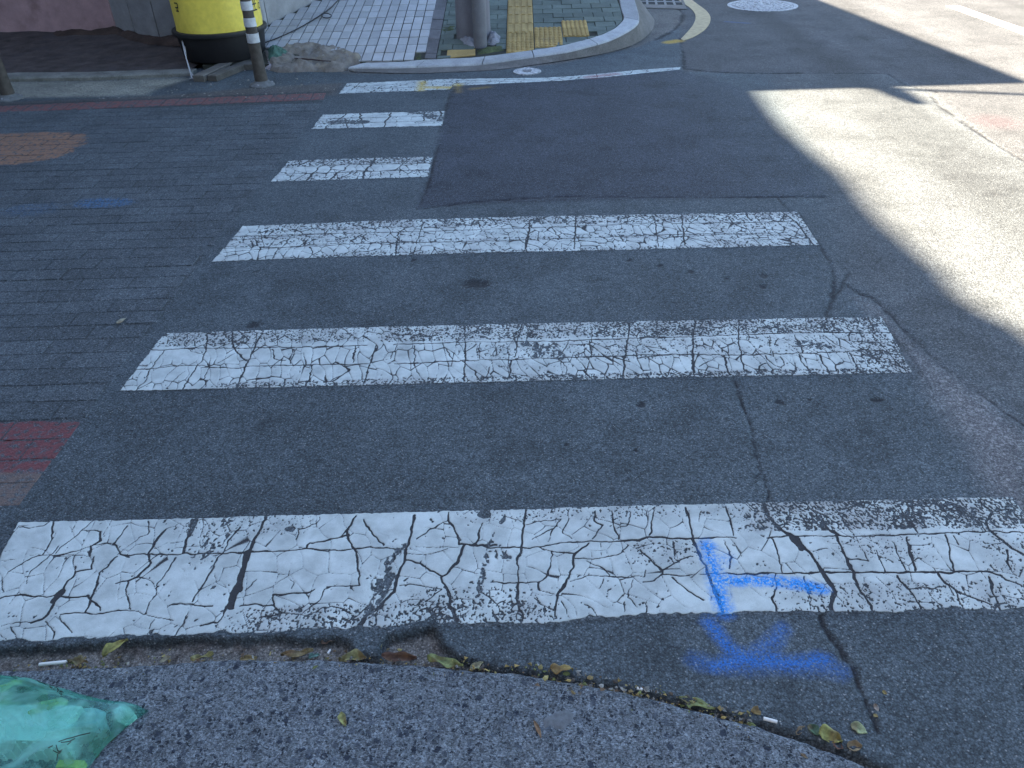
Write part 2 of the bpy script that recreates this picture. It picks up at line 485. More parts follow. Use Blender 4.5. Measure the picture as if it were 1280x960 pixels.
# bag film: thin translucent teal plastic over what lies inside
m = Mat('teal_film')
nt = m.nt
fold = m.noise(9, 4, .6, dist=1.2)
fcol = m.mix(m.ramp(fold, .35, .65), (.10, .36, .28), (.24, .58, .51))
fcol = m.mix(m.math('MULTIPLY', m.ramp(m.noise(16, 3, .5), .54, .68), .7), fcol, (.30, .62, .62))
m.put(m.bsdf.inputs['Base Color'], fcol)
m.bsdf.inputs['Roughness'].default_value = .22
m.bsdf.inputs['Specular IOR Level'].default_value = .45
nrm = m.bump(m.math('ADD', m.noise(24, 5, .65, dist=1.6), m.math('MULTIPLY', m.noise(75, 3, .6, dist=.8), .35)), .7, .010)
m.put(m.bsdf.inputs['Normal'], nrm)
tr = m.n('ShaderNodeBsdfTranslucent', {'Color': fcol, 'Normal': nrm})
ms1 = m.n('ShaderNodeMixShader', {0: .35}); nt.links.new(m.bsdf.outputs[0], ms1.inputs[1]); nt.links.new(tr.outputs[0], ms1.inputs[2])
tp = m.n('ShaderNodeBsdfTransparent', {'Color': (.55, .92, .84, 1)})
ms2 = m.n('ShaderNodeMixShader'); m.put(ms2.inputs[0], m.ramp(m.noise(13, 3, .5, dist=.8), .35, .65, .22, .66))
nt.links.new(ms1.outputs[0], ms2.inputs[2]); nt.links.new(tp.outputs[0], ms2.inputs[1])
nt.links.new(ms2.outputs[0], m.out.inputs['Surface'])
m_film = m.m
m_foam = plain('white_foam', (.80, .82, .82), .7, .3, .1, var=.05)
m_olive = plain('olive_paper', (.42, .46, .16), .8, .2, .6, var=.5)
m_greyp = plain('grey_paper', (.42, .46, .52), .8, .2, .6, var=.3)
m_dkgreen = plain('dark_green_leaf', (.03, .07, .03), .7, .3, .6, var=.5)
m_yel2 = plain('yellow_wrapper', (.60, .50, .06), .5, .4, .3, var=.2)

# ------------------------------------------------------------------ the road (one sheet, finer where it is near)
BOT_ROAD = [(-400, 820), (-80, 813), (0, 812), (60, 808), (120, 806), (160, 803), (215, 801), (260, 799), (330, 797), (345, 795), (352, 798),
            (395, 800), (425, 801), (437, 804), (441, 820), (474, 823), (478, 806), (486, 797), (505, 793), (525, 788), (538, 783),
            (545, 786), (549, 800), (557, 812), (570, 821), (590, 829), (620, 835), (660, 841), (700, 847), (760, 857), (820, 870), (880, 886),
            (940, 901), (1000, 921), (1040, 936), (1080, 951), (1120, 968), (1200, 1015), (1290, 1085), (1400, 1200)]
SLAB_EDGE = [(-900, 870), (-400, 850), (0, 838), (100, 833), (200, 829), (300, 823), (400, 823), (480, 826), (560, 833), (640, 841), (700, 849), (760, 860),
             (820, 873), (880, 889), (940, 905), (1000, 925), (1040, 940), (1080, 955), (1120, 972), (1200, 1019), (1290, 1089), (1400, 1204)]
road_edge_w = PW(BOT_ROAD)
road_poly = [(-60, road_edge_w[0][1])] + [tuple(p) for p in road_edge_w] + [(road_edge_w[-1][0], -30), (80, -30), (80, 80), (-60, 80)]

CRACKS = [  # pixel polylines, width in metres
    ([(915, 470), (925, 500), (935, 520), (942, 555), (950, 590), (962, 620), (955, 640)], .007),
    ([(950, 590), (944, 600)], .006),
    ([(1025, 770), (1032, 785), (1045, 805), (1060, 830), (1075, 860), (1090, 890), (1096, 910)], .009),
    ([(970, 245), (985, 262), (1000, 268), (1010, 290), (1025, 310), (1038, 330), (1043, 350), (1040, 375), (1033, 395), (1030, 415)], .009),
    ([(1040, 375), (1056, 352), (1062, 340)], .008),
    ([(1055, 355), (1075, 368), (1090, 372), (1105, 385), (1120, 400), (1135, 418), (1155, 437), (1180, 458), (1200, 475), (1220, 488), (1250, 512), (1290, 540)], .009),
    ([(1100, 400), (1120, 425), (1140, 450), (1150, 470)], .008),
    ([(850, 48), (854, 70), (855, 86), (880, 89), (905, 91), (960, 92), (1010, 91.5), (1060, 92), (1108, 92), (1118, 98), (1132, 106), (1150, 111), (1168, 114), (1172, 116)], .022),
    ([(1165, 120), (1175, 133), (1200, 150), (1230, 171), (1262, 190), (1330, 232)], .020),
    ([(846, 9), (853.5, 16), (852.5, 26), (843, 37.5), (818, 50.5)], .035),
    ([(440, 90), (500, 92), (560, 90.5), (620, 87.5), (680, 79.5), (740, 70), (770, 63), (790, 58)], .018),
    ([(566, 112), (556, 140), (545, 190), (535, 230), (525, 256)], .014),
    ([(520, 262), (600, 252), (700, 246), (800, 247), (900, 247), (1030, 246)], .012),
    ([(0, 556), (20, 548)], .008),
    ([(300, 825), (305, 860), (290, 905)], .004),
]
PITS = [(596, 355, 18, 6), (974, 503, 7, 4), (800, 505, 7, 4), (1096, 500, 8, 3), (908, 348, 5, 2), (955, 345, 7, 3), (864, 340, 4, 2), (953, 358, 4, 3),
        (316, 406, 9, 4), (516, 325, 3, 2), (708, 557, 3, 1.5), (795, 564, 3, 1.5), (786, 325, 4, 2), (825, 332, 4, 2), (320, 340, 4, 1.5), (1010, 500, 4, 1.5)]
patch_w = PW([(566, 108), (850, 88), (930, 110), (1000, 190), (1035, 246), (800, 250), (600, 255), (522, 260), (545, 190)])
coarse_w = PW([(1070, 372), (1100, 382), (1130, 415), (1180, 460), (1225, 492), (1300, 550), (1300, 660), (1240, 640), (1190, 540), (1150, 480), (1120, 430)])
main_w = PW([(1060, 350), (1105, 385), (1180, 458), (1250, 512), (1400, 640), (2400, 640), (2400, -60), (1050, -60), (862, -20), (862, 85), (960, 92), (1040, 240)])
north_w = PW([(856, 90), (1108, 92), (1170, 118), (1262, 192), (1400, 275), (1400, -60), (862, -60), (850, 46)])
gut_w = PW([(425, 86), (560, 84), (600, 82), (650, 75), (700, 68), (760, 54), (799, 32), (801, 0), (850, 0), (856, 30), (800, 58), (700, 80), (620, 88), (500, 93), (428, 92)])
pale_w = PW([(-90, 101), (10, 101), (100, 101.5), (200, 98), (245, 97), (200, 110), (185, 119), (100, 121), (20, 123), (-90, 128)])
brown_w = PW([(-120, 130), (0, 128), (120, 124), (240, 117), (330, 108), (428, 104), (420, 119), (300, 121), (240, 124), (120, 129), (0, 136), (-120, 142)])
XL = lambda Y: np.interp(Y, [P(148, 490)[1], P(264, 328)[1], P(361, 200)[1], P(418, 119)[1]], [P(148, 490)[0], P(264, 328)[0], P(361, 200)[0], P(418, 119)[0]])

def blue_lines(X, Y):
    b = np.zeros(X.shape)
    for pts, w, s, a in (([(884, 683), (890, 705), (897, 735), (905, 762)], .040, .035, .95), ([(900, 727), (950, 727), (1000, 731), (1026, 737)], .034, .022, 1.0),
                         ([(888, 778), (900, 795), (915, 812), (930, 822)], .028, .035, .75), ([(978, 784), (970, 799), (955, 812), (938, 820)], .022, .04, .55),
                         ([(895, 833), (930, 823), (985, 830), (1030, 826)], .024, .045, .9), ([(868, 825), (900, 833), (990, 832), (1050, 838)], .010, .06, .6),
                         ([(925, 821), (940, 827), (970, 826)], .032, .05, .85), ([(905, 700), (885, 690)], .03, .05, .6),
                         ([(908, 27), (935, 29)], .03, .05, .35), ([(770, 49), (800, 46)], .05, .08, .35), ([(20, 262), (60, 258)], .03, .08, .4)):
        b = np.maximum(b, line_mask(X, Y, PW(pts), w, s) * a)
    return b

def road_attrs(X, Y):
    wx = X + .010 * (fbm(X * 28, Y * 28, 1) - .5) * 2; wy = Y + .010 * (fbm(X * 28, Y * 28, 4) - .5) * 2
    tint = np.zeros(X.shape + (3,)); tint[:] = (.068, .084, .094)
    def blend(mask, c):
        tint[:] = tint * (1 - mask[..., None]) + np.array(c) * mask[..., None]
    blend(sstep(-.15, .15, sdf(wx, wy, main_w)), (.083, .091, .096))
    blend(sstep(-.02, .02, sdf(wx, wy, north_w)) * .9, (.068, .070, .074))
    fade = 1 - .5 * sstep(P(800, 180)[0], P(1000, 180)[0], X)
    blend(sstep(-.03, .03, sdf(wx, wy, patch_w)) * fade, (.043, .050, .063))
    co = sstep(-.05, .10, sdf(wx + .05 * (fbm(X * 7, Y * 7, 2) - .5), wy, coarse_w))
    blend(co * .9, (.13, .128, .132))
    co = co * .8
    blend(sstep(-.03, .03, sdf(wx, wy, gut_w)) * .85, (.115, .108, .10))
    blend(sstep(-.05, .08, sdf(wx + .1 * (fbm(X * 3, Y * 3, 5) - .5), wy + .1 * (fbm(X * 4, Y * 4, 6) - .5), pale_w)) * (.55 + .5 * fbm(X * 3, Y * 5, 3)), (.28, .275, .225))
    blend(sstep(-.05, .05, sdf(wx, wy, brown_w)) * .7, (.10, .088, .078))
    # wheel tracks and wash marks along the main road
    st = fbm(X * 2.6, Y * .16, 3, 4)
    k = sstep(1.6, 2.6, X) * sstep(2, 3, Y)
    tint *= (1 + k * (st - .5) * .95)[..., None]
    tint *= (.90 + .2 * fbm(X * 1.3, Y * 1.3, 6, 3))[..., None]
    # worn darker blotches, oil
    for pts, w_, s_, a_ in (([(1090, 140), (1130, 168), (1160, 190), (1200, 224), (1240, 255), (1300, 300)], .10, .22, .20), ([(1190, 200), (1240, 232), (1300, 268)], .05, .2, .10), ([(1105, -10), (1160, 12), (1230, 42), (1300, 75)], .08, .25, .14), ([(1170, 150), (1230, 182), (1300, 222)], .08, .25, .10)):
        tint *= (1 - a_ * line_mask(wx + .03 * (fbm(X * 2, Y * 2, 3) - .5), wy, PW(pts), w_, s_))[..., None]
    bl = sstep(.62, .74, fbm(X * 5, Y * 5, 2, 3)); tint *= (1 - .18 * bl)[..., None]
    crack = np.zeros(X.shape)
    jag = (.2 + 1.5 * fbm(X * 40, Y * 40, 5, 2)) * (.45 + 1.1 * sstep(.3, .7, fbm(X * 3.5, Y * 3.5, 2, 2)))
    cellmm = np.where(Y < 2.2, .006, np.where(Y < 5, .012, .022))
    for pts, w in CRACKS:
        soft = .008 if pts[0][1] > 400 else .016
        line_mask(wx, wy, PW(pts), w, soft, crack, jag)
    for px, py, a, b in PITS:
        c = P(px, py); ex = P(px + a, py)[0] - c[0]; ey = P(px, py - b)[1] - c[1]
        crack = np.maximum(crack, .85 * sstep(1.25, .6, np.hypot((wx - c[0]) / ex, (wy - c[1]) / ey) + .7 * (fbm(X * 60, Y * 60, 1, 2) - .5)))
    blue = blue_lines(wx, wy)
    yel = np.zeros(X.shape)
    for pts in ([(590, 111), (610, 109)], [(526, 113), (528, 104)], [(573, 115), (572, 107)]): yel = np.maximum(yel, line_mask(wx, wy, PW(pts), .05, .06) * .4)
    line_mask(wx, wy, PW([(836, 53), (848, 51)]), .12, .05, yel)
    red = line_mask(wx, wy, PW([(742, 97), (772, 93)]), .07, .06) * .8
    c = P(1245, 152); red = np.maximum(red, .10 * sstep(.25, .05, np.hypot(X - c[0], Y - c[1])))
    # broken southern edge: the asphalt layer ends and older concrete lies below
    jx = X + .012 * (fbm(X * 45, Y * 45, 2) - .5); jy = Y + .016 * (fbm(X * 45, Y * 45, 7) - .5) + .012 * (fbm(X * 12, Y * 12, 3) - .5)
    near = Y < 2.3
    e = np.full(X.shape, 1.0)
    if near.any(): e[near] = sdf(jx[near], jy[near], road_poly)
    z = -.020 * sstep(.006, -.010, e) + .004 * np.exp(-np.abs(e - .01) / .02) * (e > 0)
    low = sstep(.0, -.012, e)
    blend(low, (.15, .142, .13)); 
    lo_n = fbm(X * 22, Y * 22, 3, 3)
    blend(low * sstep(.5, .7, lo_n) * .8, (.085, .07, .06))
    edge_band = sstep(.035, .0, e) * (e > -.004); tint *= (1 - .25 * edge_band)[..., None]
    crack = np.maximum(crack, .45 * np.exp(-((e + .005) / .005) ** 2))
    z = z - .004 * crack * (crack > .3) + .006 * (fbm(X * .9, Y * .9, 4, 2) - .5) * 0
    z += low * (lo_n - .5) * .014
    # stamped zone: soil in the joints below the bricks
    stz = sstep(.0, .02, XL(Y) - .05 - X) * sstep(1.8, 2.0, Y) * sstep(6.55, 6.5, Y - .08 * X - .06)
    cO = P(2, 186); k_o = sstep(1.2, .9, np.hypot((X - cO[0]) / abs(P(95, 186)[0] - cO[0]), (Y - cO[1]) / abs(P(2, 167)[1] - cO[1])))
    blend(stz * k_o * .9, (.018, .016, .016))
    stz = stz * (1 - k_o)
    blend(stz * .9, (.046, .053, .057))
    return tint, co, crack, blue, yel, red, z

def cat(*a): return np.unique(np.round(np.concatenate(a), 5))
def growth(a, b, s0, g):
    o = [a]
    while o[-1] < b: o.append(min(o[-1] + s0, b)); s0 *= g
    return np.array(o)
def xs_for(half0, half1, st):
    l = -growth(half0, 60, .2, 1.5)[::-1]; r = growth(half1, 80, .2, 1.5)
    return cat(l, np.arange(-half0, half1, st), r)
grids = [(xs_for(2.0, 2.0, .0065), np.linspace(.55, 2.2, 300)),
         (xs_for(3.6, 3.6, .0125), growth(2.2, 5.0, .010, 1.004)),
         (xs_for(5.0, 6.4, .024), cat(growth(5.0, 11.5, .017, 1.003), growth(11.5, 70, .3, 1.4))),
         (xs_for(2.0, 2.0, .5), np.array([-30, -10, -3, .2, .55]))]
parts = []; vals = []
off = 0
for gx, gy in grids:
    X, Y = np.meshgrid(gx, gy)
    a = road_attrs(X, Y)
    r, c = X.shape
    i = np.arange(r * c).reshape(r, c) + off; off += r * c
    q = np.stack([i[:-1, :-1], i[:-1, 1:], i[1:, 1:], i[1:, :-1]], -1).reshape(-1, 4)
    parts.append((np.stack([X, Y, a[-1]], -1).reshape(-1, 3), q)); vals.append(a)
co = np.concatenate([p[0] for p in parts]).astype(np.float32); q = np.concatenate([p[1] for p in parts]).astype(np.int32)
me = bpy.data.meshes.new('road')
me.vertices.add(len(co)); me.vertices.foreach_set('co', co.reshape(-1))
me.loops.add(q.size); me.loops.foreach_set('vertex_index', q.reshape(-1))
me.polygons.add(len(q)); me.polygons.foreach_set('loop_start', np.arange(0, q.size, 4, dtype=np.int32)); me.polygons.foreach_set('loop_total', np.full(len(q), 4, dtype=np.int32))
me.polygons.foreach_set('use_smooth', np.ones(len(q), bool)); me.update(calc_edges=True)
attr(me, 'tint', np.concatenate([v[0].reshape(-1, 3) for v in vals]))
for k, nm in ((1, 'coarse'), (2, 'crack'), (3, 'blue'), (4, 'yellow'), (5, 'red')):
    attr(me, nm, np.concatenate([v[k].reshape(-1) for v in vals]))
road = struct(link('road', me, m_road))
g = MB().add([(-400, -400, -.5), (400, -400, -.5), (400, 400, -.5), (-400, 400, -.5)], [(0, 1, 2, 3)]).build('ground', m_verge)
struct(g)

# ------------------------------------------------------------------ crosswalk stripes with their cracks
def zoomed(ox, oy, s, *lines):
    return [([(ox + x / s, oy + y / s) for x, y in pts], w) for pts, w in lines]

TR = {}
TR['A'] = zoomed(0, 620, 4,
    ([(270, 130), (268, 180), (250, 240), (210, 300), (140, 325), (50, 375)], 3), ([(290, 260), (270, 290), (220, 330), (160, 380), (130, 440)], 2),
    ([(510, 180), (500, 230), (455, 255), (450, 300)], 4), ([(455, 255), (390, 275), (330, 295), (280, 300)], 2.5), ([(410, 180), (470, 175), (510, 180)], 2),
    ([(470, 130), (410, 180), (360, 220), (300, 265), (285, 290)], 2), ([(465, 310), (460, 370), (380, 385), (340, 430), (320, 480), (290, 500), (245, 590), (215, 615), (160, 635)], 4.5),
    ([(315, 480), (290, 500), (270, 525)], 14), ([(585, 310), (530, 360), (495, 390), (490, 440), (470, 480), (455, 530), (430, 585)], 4), ([(380, 350), (380, 385)], 2),
    ([(640, 150), (570, 240), (600, 295), (650, 305)], 3.2), ([(455, 250), (560, 240)], 1.8), ([(830, 170), (780, 235), (745, 290), (755, 335), (690, 410)], 4.5),
    ([(690, 410), (640, 430), (630, 470), (650, 520), (655, 570)], 3.5), ([(640, 430), (580, 445)], 2.5), ([(880, 310), (840, 375), (790, 450), (780, 500), (740, 540), (735, 590)], 3),
    ([(700, 410), (740, 420), (770, 445), (785, 480)], 2), ([(0, 510), (100, 500), (200, 510), (270, 505), (330, 510), (440, 510)], 3),
    ([(150, 302), (300, 300), (450, 303)], 1.2), ([(600, 297), (750, 295), (900, 295), (1100, 290), (1280, 285)], 3),
    ([(310, 590), (430, 585), (520, 592), (620, 575), (720, 590), (800, 615), (870, 630)], 2.8), ([(0, 655), (90, 630), (160, 635), (215, 615)], 2),
    ([(310, 590), (320, 640), (360, 690)], 2.5), ([(965, 120), (940, 210), (915, 290)], 5), ([(985, 115), (950, 200)], 8),
    ([(1195, 160), (1150, 220), (1110, 290), (1060, 370), (1000, 470), (960, 530)], 3), ([(1240, 290), (1215, 370), (1175, 480), (1150, 560)], 11),
    ([(840, 560), (870, 545), (950, 540), (1060, 555)], 2.5), ([(0, 335), (80, 320)], 1.5), ([(0, 390), (25, 480)], 2), ([(60, 655), (95, 730)], 2), ([(230, 630), (270, 680), (265, 720)], 2),
    ([(100, 160), (150, 165), (220, 150), (250, 130)], 2), ([(830, 170), (900, 140)], 1.5), ([(740, 130), (745, 200), (700, 210), (650, 250), (580, 300)], 1.8),
    ([(430, 505), (470, 540), (510, 580)], 3), ([(1070, 400), (1090, 440), (1130, 465)], 1.5), ([(560, 120), (520, 200)], 1.5), ([(380, 130), (355, 185)], 1.3),
    ([(1130, 560), (1120, 600), (1090, 640), (1000, 650)], 2.5), ([(0, 690), (30, 720)], 2), ([(770, 625), (740, 700)], 2.5), ([(760, 260), (800, 290)], 1.3),
    ([(1050, 150), (1000, 260)], 1.5), ([(920, 230), (830, 245), (770, 270)], 1.5), ([(940, 560), (930, 620), (880, 700)], 2)) + zoomed(300, 620, 4,
    ([(125, 110), (100, 180), (50, 280), (20, 390), (0, 480)], 6), ([(575, 100), (530, 180), (510, 205), (430, 225), (345, 240), (325, 270)], 2.8), ([(575, 100), (535, 175), (560, 260), (580, 290), (590, 380), (600, 455)], 4),
    ([(515, 205), (545, 200)], 6), ([(0, 285), (200, 280), (330, 270), (500, 275), (570, 270), (640, 262), (740, 260), (780, 268)], 3), ([(620, 120), (650, 180), (690, 225), (720, 248)], 3.5),
    ([(870, 100), (850, 200), (825, 310), (795, 400), (770, 480), (700, 560), (640, 600), (600, 650)], 6), ([(825, 320), (900, 345), (960, 380), (1010, 405)], 3.5),
    ([(1120, 250), (1085, 330), (1040, 390), (1010, 410)], 5.5), ([(1010, 410), (1040, 480), (1050, 560), (1080, 610), (1100, 650)], 4.5), ([(1040, 90), (1045, 130), (1080, 190), (1095, 245)], 3.5), ([(1040, 130), (960, 170), (880, 220)], 2.2),
    ([(1095, 245), (1180, 250), (1280, 250)], 5), ([(1215, 140), (1190, 190), (1185, 245)], 3.5), ([(480, 450), (420, 470), (400, 520), (320, 590)], 2.5), ([(600, 455), (500, 455), (430, 460)], 3),
    ([(405, 110), (380, 140), (300, 170), (285, 220)], 2), ([(250, 345), (245, 400), (180, 450)], 1.5), ([(240, 410), (265, 435), (260, 470)], 1.8), ([(0, 550), (110, 545), (170, 560), (215, 590), (110, 610)], 2.5),
    ([(170, 560), (160, 500), (340, 490), (370, 470)], 3), ([(215, 590), (340, 600), (460, 550), (560, 590)], 2.2), ([(340, 600), (430, 660)], 1.8), ([(520, 650), (600, 590), (640, 550)], 2), ([(680, 600), (690, 660)], 2),
    ([(800, 450), (900, 450), (1010, 470), (930, 530)], 1.6), ([(840, 295), (960, 290), (1040, 270)], 1.6), ([(870, 255), (1090, 265)], 1.2), ([(1070, 360), (1190, 390)], 1.4), ([(140, 610), (150, 660)], 2), ([(20, 480), (90, 420)], 1.5)) + zoomed(600, 620, 4,
    ([(230, 70), (220, 150), (205, 270), (190, 330), (190, 450), (185, 520), (210, 600), (205, 650)], 4.5), ([(0, 250), (60, 262), (200, 265), (300, 260), (400, 240), (540, 230), (700, 230), (800, 225), (850, 210), (940, 215), (1060, 215), (1280, 210)], 4),
    ([(440, 70), (430, 140), (415, 190), (460, 215)], 2.5), ([(400, 120), (360, 180), (340, 235)], 2.5), ([(230, 145), (330, 125), (400, 120)], 1.8), ([(360, 170), (300, 205), (260, 220)], 2), ([(570, 80), (575, 130), (610, 150), (580, 190), (555, 220)], 3),
    ([(660, 80), (665, 140), (690, 200), (695, 220)], 3.2), ([(870, 60), (860, 130), (850, 200)], 3.2), ([(1030, 60), (1050, 130), (1058, 210)], 3.8), ([(1230, 60), (1250, 130), (1270, 200)], 3),
    ([(540, 240), (480, 290), (470, 320), (460, 370), (420, 440), (390, 500), (370, 560), (375, 610)], 5), ([(480, 320), (600, 320), (700, 290), (740, 250)], 2.4), ([(360, 280), (350, 350), (330, 410), (290, 435), (200, 440), (50, 435)], 3),
    ([(300, 262), (380, 290), (470, 290)], 3), ([(640, 410), (720, 410), (820, 405), (835, 380)], 2.6), ([(450, 425), (550, 405), (640, 410)], 1.8), ([(615, 420), (590, 465)], 2.5), ([(530, 330), (620, 370), (645, 405)], 2),
    ([(800, 270), (860, 330), (910, 370), (910, 395), (870, 430), (810, 435)], 3), ([(910, 370), (1000, 330), (1060, 310)], 2.6), ([(910, 395), (1000, 400), (1120, 395), (1280, 390)], 2.2),
    ([(1060, 220), (1090, 280), (1120, 350), (1150, 430), (1190, 510), (1215, 580)], 5.5), ([(960, 410), (1020, 465), (1115, 520)], 3), ([(770, 420), (740, 490), (735, 510), (785, 560)], 1.8), ([(720, 530), (720, 585)], 1.6),
    ([(835, 530), (830, 595)], 2.5), ([(530, 545), (570, 575), (585, 605)], 1.8), ([(1220, 230), (1250, 310), (1245, 365)], 2.5), ([(0, 480), (80, 540), (130, 530)], 2.5), ([(80, 540), (105, 610)], 2.2), ([(270, 515), (340, 560), (370, 580)], 3),
    ([(300, 480), (380, 490)], 2), ([(290, 435), (295, 480)], 4), ([(605, 240), (612, 300)], 2), ([(750, 90), (740, 150), (690, 165)], 2), ([(830, 70), (832, 125)], 2), ([(1110, 80), (1095, 130)], 2), ([(965, 230), (975, 310)], 2.5), ([(405, 530), (450, 615)], 2.2), ([(130, 110), (210, 135)], 1.8)) + zoomed(960, 580, 4,
    ([(-20, 200), (0, 265), (60, 330), (130, 370), (180, 420), (230, 480), (270, 540), (300, 590), (325, 640), (315, 700), (320, 745)], 8), ([(130, 375), (165, 425)], 14), ([(0, 375), (100, 365), (340, 365), (500, 365), (700, 355), (900, 350), (1090, 340), (1150, 345), (1290, 345)], 3.2),
    ([(-200, 555), (0, 550), (200, 550), (300, 545), (500, 545), (680, 545), (900, 550), (1000, 540), (1120, 545), (1180, 580), (1290, 625)], 3.4), ([(340, 365), (390, 470), (430, 560), (460, 640), (510, 710), (530, 745)], 5),
    ([(215, 230), (290, 320), (340, 360)], 4), ([(110, 210), (95, 290), (60, 340)], 2.8), ([(20, 380), (50, 460), (65, 545)], 3), ([(35, 555), (40, 620), (25, 680), (45, 740)], 3), ([(185, 570), (200, 660), (220, 745)], 2.4),
    ([(655, 200), (690, 280), (750, 345)], 3.4), ([(690, 370), (715, 450), (740, 535)], 3.8), ([(630, 400), (660, 480), (690, 535)], 2.8), ([(890, 360), (910, 450), (925, 545)], 3.4), ([(540, 430), (560, 490), (580, 545)], 2.4), ([(440, 370), (470, 440), (500, 490), (410, 480)], 2.4),
    ([(645, 560), (690, 620), (730, 680), (770, 745)], 3.8), ([(850, 555), (890, 605), (930, 635), (1020, 670), (1110, 705)], 3.4), ([(700, 630), (890, 620)], 2.4), ([(930, 640), (980, 740)], 2.4), ([(800, 640), (865, 720)], 2), ([(1110, 570), (1120, 640), (1160, 740)], 3.4),
    ([(1050, 190), (1120, 240), (1090, 290), (1100, 335), (1150, 370), (1220, 430), (1290, 465)], 5), ([(1130, 240), (1200, 230), (1290, 305)], 3), ([(320, 340), (345, 360)], 8), ([(220, 440), (300, 425)], 1.8), ([(930, 365), (955, 405)], 2.5), ([(1200, 440), (1190, 490), (1210, 530)], 3), ([(330, 210), (360, 260), (430, 360)], 2.5))
TR['B'] = zoomed(140, 390, 4,
    ([(180, 190), (250, 195), (360, 185), (470, 185), (620, 185), (800, 180), (930, 180), (1280, 170)], 4), ([(100, 290), (200, 290), (300, 275), (450, 270), (490, 280), (620, 285), (700, 275), (900, 270), (1280, 262)], 4),
    ([(375, 115), (360, 185), (455, 215)], 3), ([(475, 115), (470, 190), (455, 240), (420, 280), (390, 330), (355, 390)], 4.5), ([(600, 110), (610, 180), (650, 235), (680, 250), (720, 170), (750, 110)], 5), ([(680, 250), (655, 310), (625, 380)], 5),
    ([(265, 195), (220, 250), (195, 290), (165, 350), (125, 395)], 3.2), ([(615, 210), (530, 260)], 2.5), ([(460, 240), (490, 280), (460, 340), (470, 380)], 3), ([(800, 190), (815, 240), (870, 245)], 3.2), ([(920, 185), (890, 260)], 3.2), ([(1005, 270), (990, 340), (970, 375)], 4),
    ([(960, 210), (970, 265)], 2.5), ([(880, 215), (960, 212)], 2), ([(1150, 265), (1190, 300), (1090, 350)], 3), ([(1220, 175), (1205, 255)], 3), ([(360, 300), (270, 385)], 2), ([(100, 265), (180, 267)], 2), ([(30, 372), (130, 373)], 2)) + zoomed(400, 240, 2.909,
    ([(525, 490), (530, 560), (525, 690)], 4), ([(740, 470), (715, 560), (712, 600)], 3.5), ([(695, 615), (690, 680)], 4), ([(1125, 480), (1115, 560), (1100, 670)], 5), ([(445, 555), (480, 610)], 3), ([(520, 620), (560, 650), (580, 690)], 3.5), ([(345, 560), (345, 640), (380, 690)], 3),
    ([(205, 560), (180, 630), (160, 700)], 4), ([(580, 550), (580, 610)], 3), ([(640, 550), (640, 600)], 3), ([(980, 545), (985, 600)], 3), ([(910, 540), (870, 600), (840, 610)], 3), ([(870, 610), (900, 640), (895, 680)], 3),
    ([(270, 557), (560, 548), (860, 545), (1280, 530)], 4), ([(270, 627), (560, 615), (840, 607), (1280, 592)], 4), ([(130, 570), (120, 610)], 3), ([(60, 620), (110, 650), (50, 690)], 3), ([(280, 560), (255, 610)], 2.5), ([(780, 560), (760, 600)], 2.5), ([(620, 640), (600, 680)], 2.5), ([(980, 620), (960, 670)], 2.5)) + zoomed(800, 380, 3.556,
    ([(0, 150), (240, 148), (440, 140), (700, 130), (1050, 130)], 4), ([(0, 240), (120, 228), (230, 228), (440, 230), (720, 222), (920, 215), (1020, 205), (1180, 222)], 4), ([(245, 75), (235, 150), (235, 250), (240, 310)], 5.5), ([(440, 75), (435, 150), (450, 250), (465, 300)], 5),
    ([(575, 145), (580, 220)], 3), ([(685, 140), (715, 190), (722, 220)], 4), ([(555, 235), (590, 270), (630, 290), (640, 260), (625, 235)], 3), ([(520, 320), (530, 280), (560, 265)], 3), ([(705, 230), (720, 260), (760, 310)], 4), ([(795, 230), (840, 310)], 4), ([(930, 220), (950, 260), (980, 305)], 4),
    ([(810, 140), (870, 180), (930, 210)], 3), ([(830, 65), (815, 130)], 4), ([(730, 65), (745, 125)], 3), ([(610, 65), (615, 130)], 3), ([(1030, 140), (1075, 190), (1150, 270), (1180, 300)], 4), ([(375, 235), (385, 285), (395, 320)], 6), ([(365, 215), (360, 200), (430, 170)], 3), ([(1020, 225), (1085, 290)], 3),
    ([(260, 280), (340, 240)], 2.5), ([(1010, 60), (1040, 120)], 3), ([(985, 140), (985, 180)], 3))
TR['C'] = zoomed(400, 240, 2.909, ([(285, 150), (275, 235)], 4.5), ([(375, 110), (350, 190), (340, 230)], 4), ([(575, 105), (580, 130)], 4), ([(765, 100), (750, 215)], 5), ([(928, 90), (925, 210)], 5), ([(1215, 90), (1230, 200)], 4),
    ([(-390, 182), (0, 155), (400, 145), (780, 132), (1280, 113)], 4), ([(-350, 222), (0, 192), (400, 185), (700, 178), (1280, 157), (1700, 150)], 4), ([(480, 190), (500, 215)], 3), ([(600, 140), (610, 175), (560, 185)], 3), ([(840, 130), (870, 170)], 3), ([(1040, 125), (1060, 160)], 3)) + zoomed(840, 240, 2.909,
    ([(35, 90), (45, 195)], 5), ([(0, 117), (440, 110)], 4), ([(0, 165), (200, 157), (510, 160)], 4), ([(400, 75), (455, 115), (480, 150), (510, 190), (535, 205)], 6), ([(410, 80), (395, 105)], 5), ([(150, 160), (180, 200)], 3), ([(260, 120), (290, 155)], 3), ([(330, 175), (500, 170)], 3)) + zoomed(200, 180, 4,
    ([(300, 525), (520, 522), (880, 510)], 4), ([(345, 465), (560, 460), (880, 450)], 4), ([(590, 525), (565, 575)], 4), ([(750, 520), (765, 550), (745, 575)], 4), ([(500, 430), (520, 520)], 3), ([(820, 460), (780, 480), (690, 520)], 3))

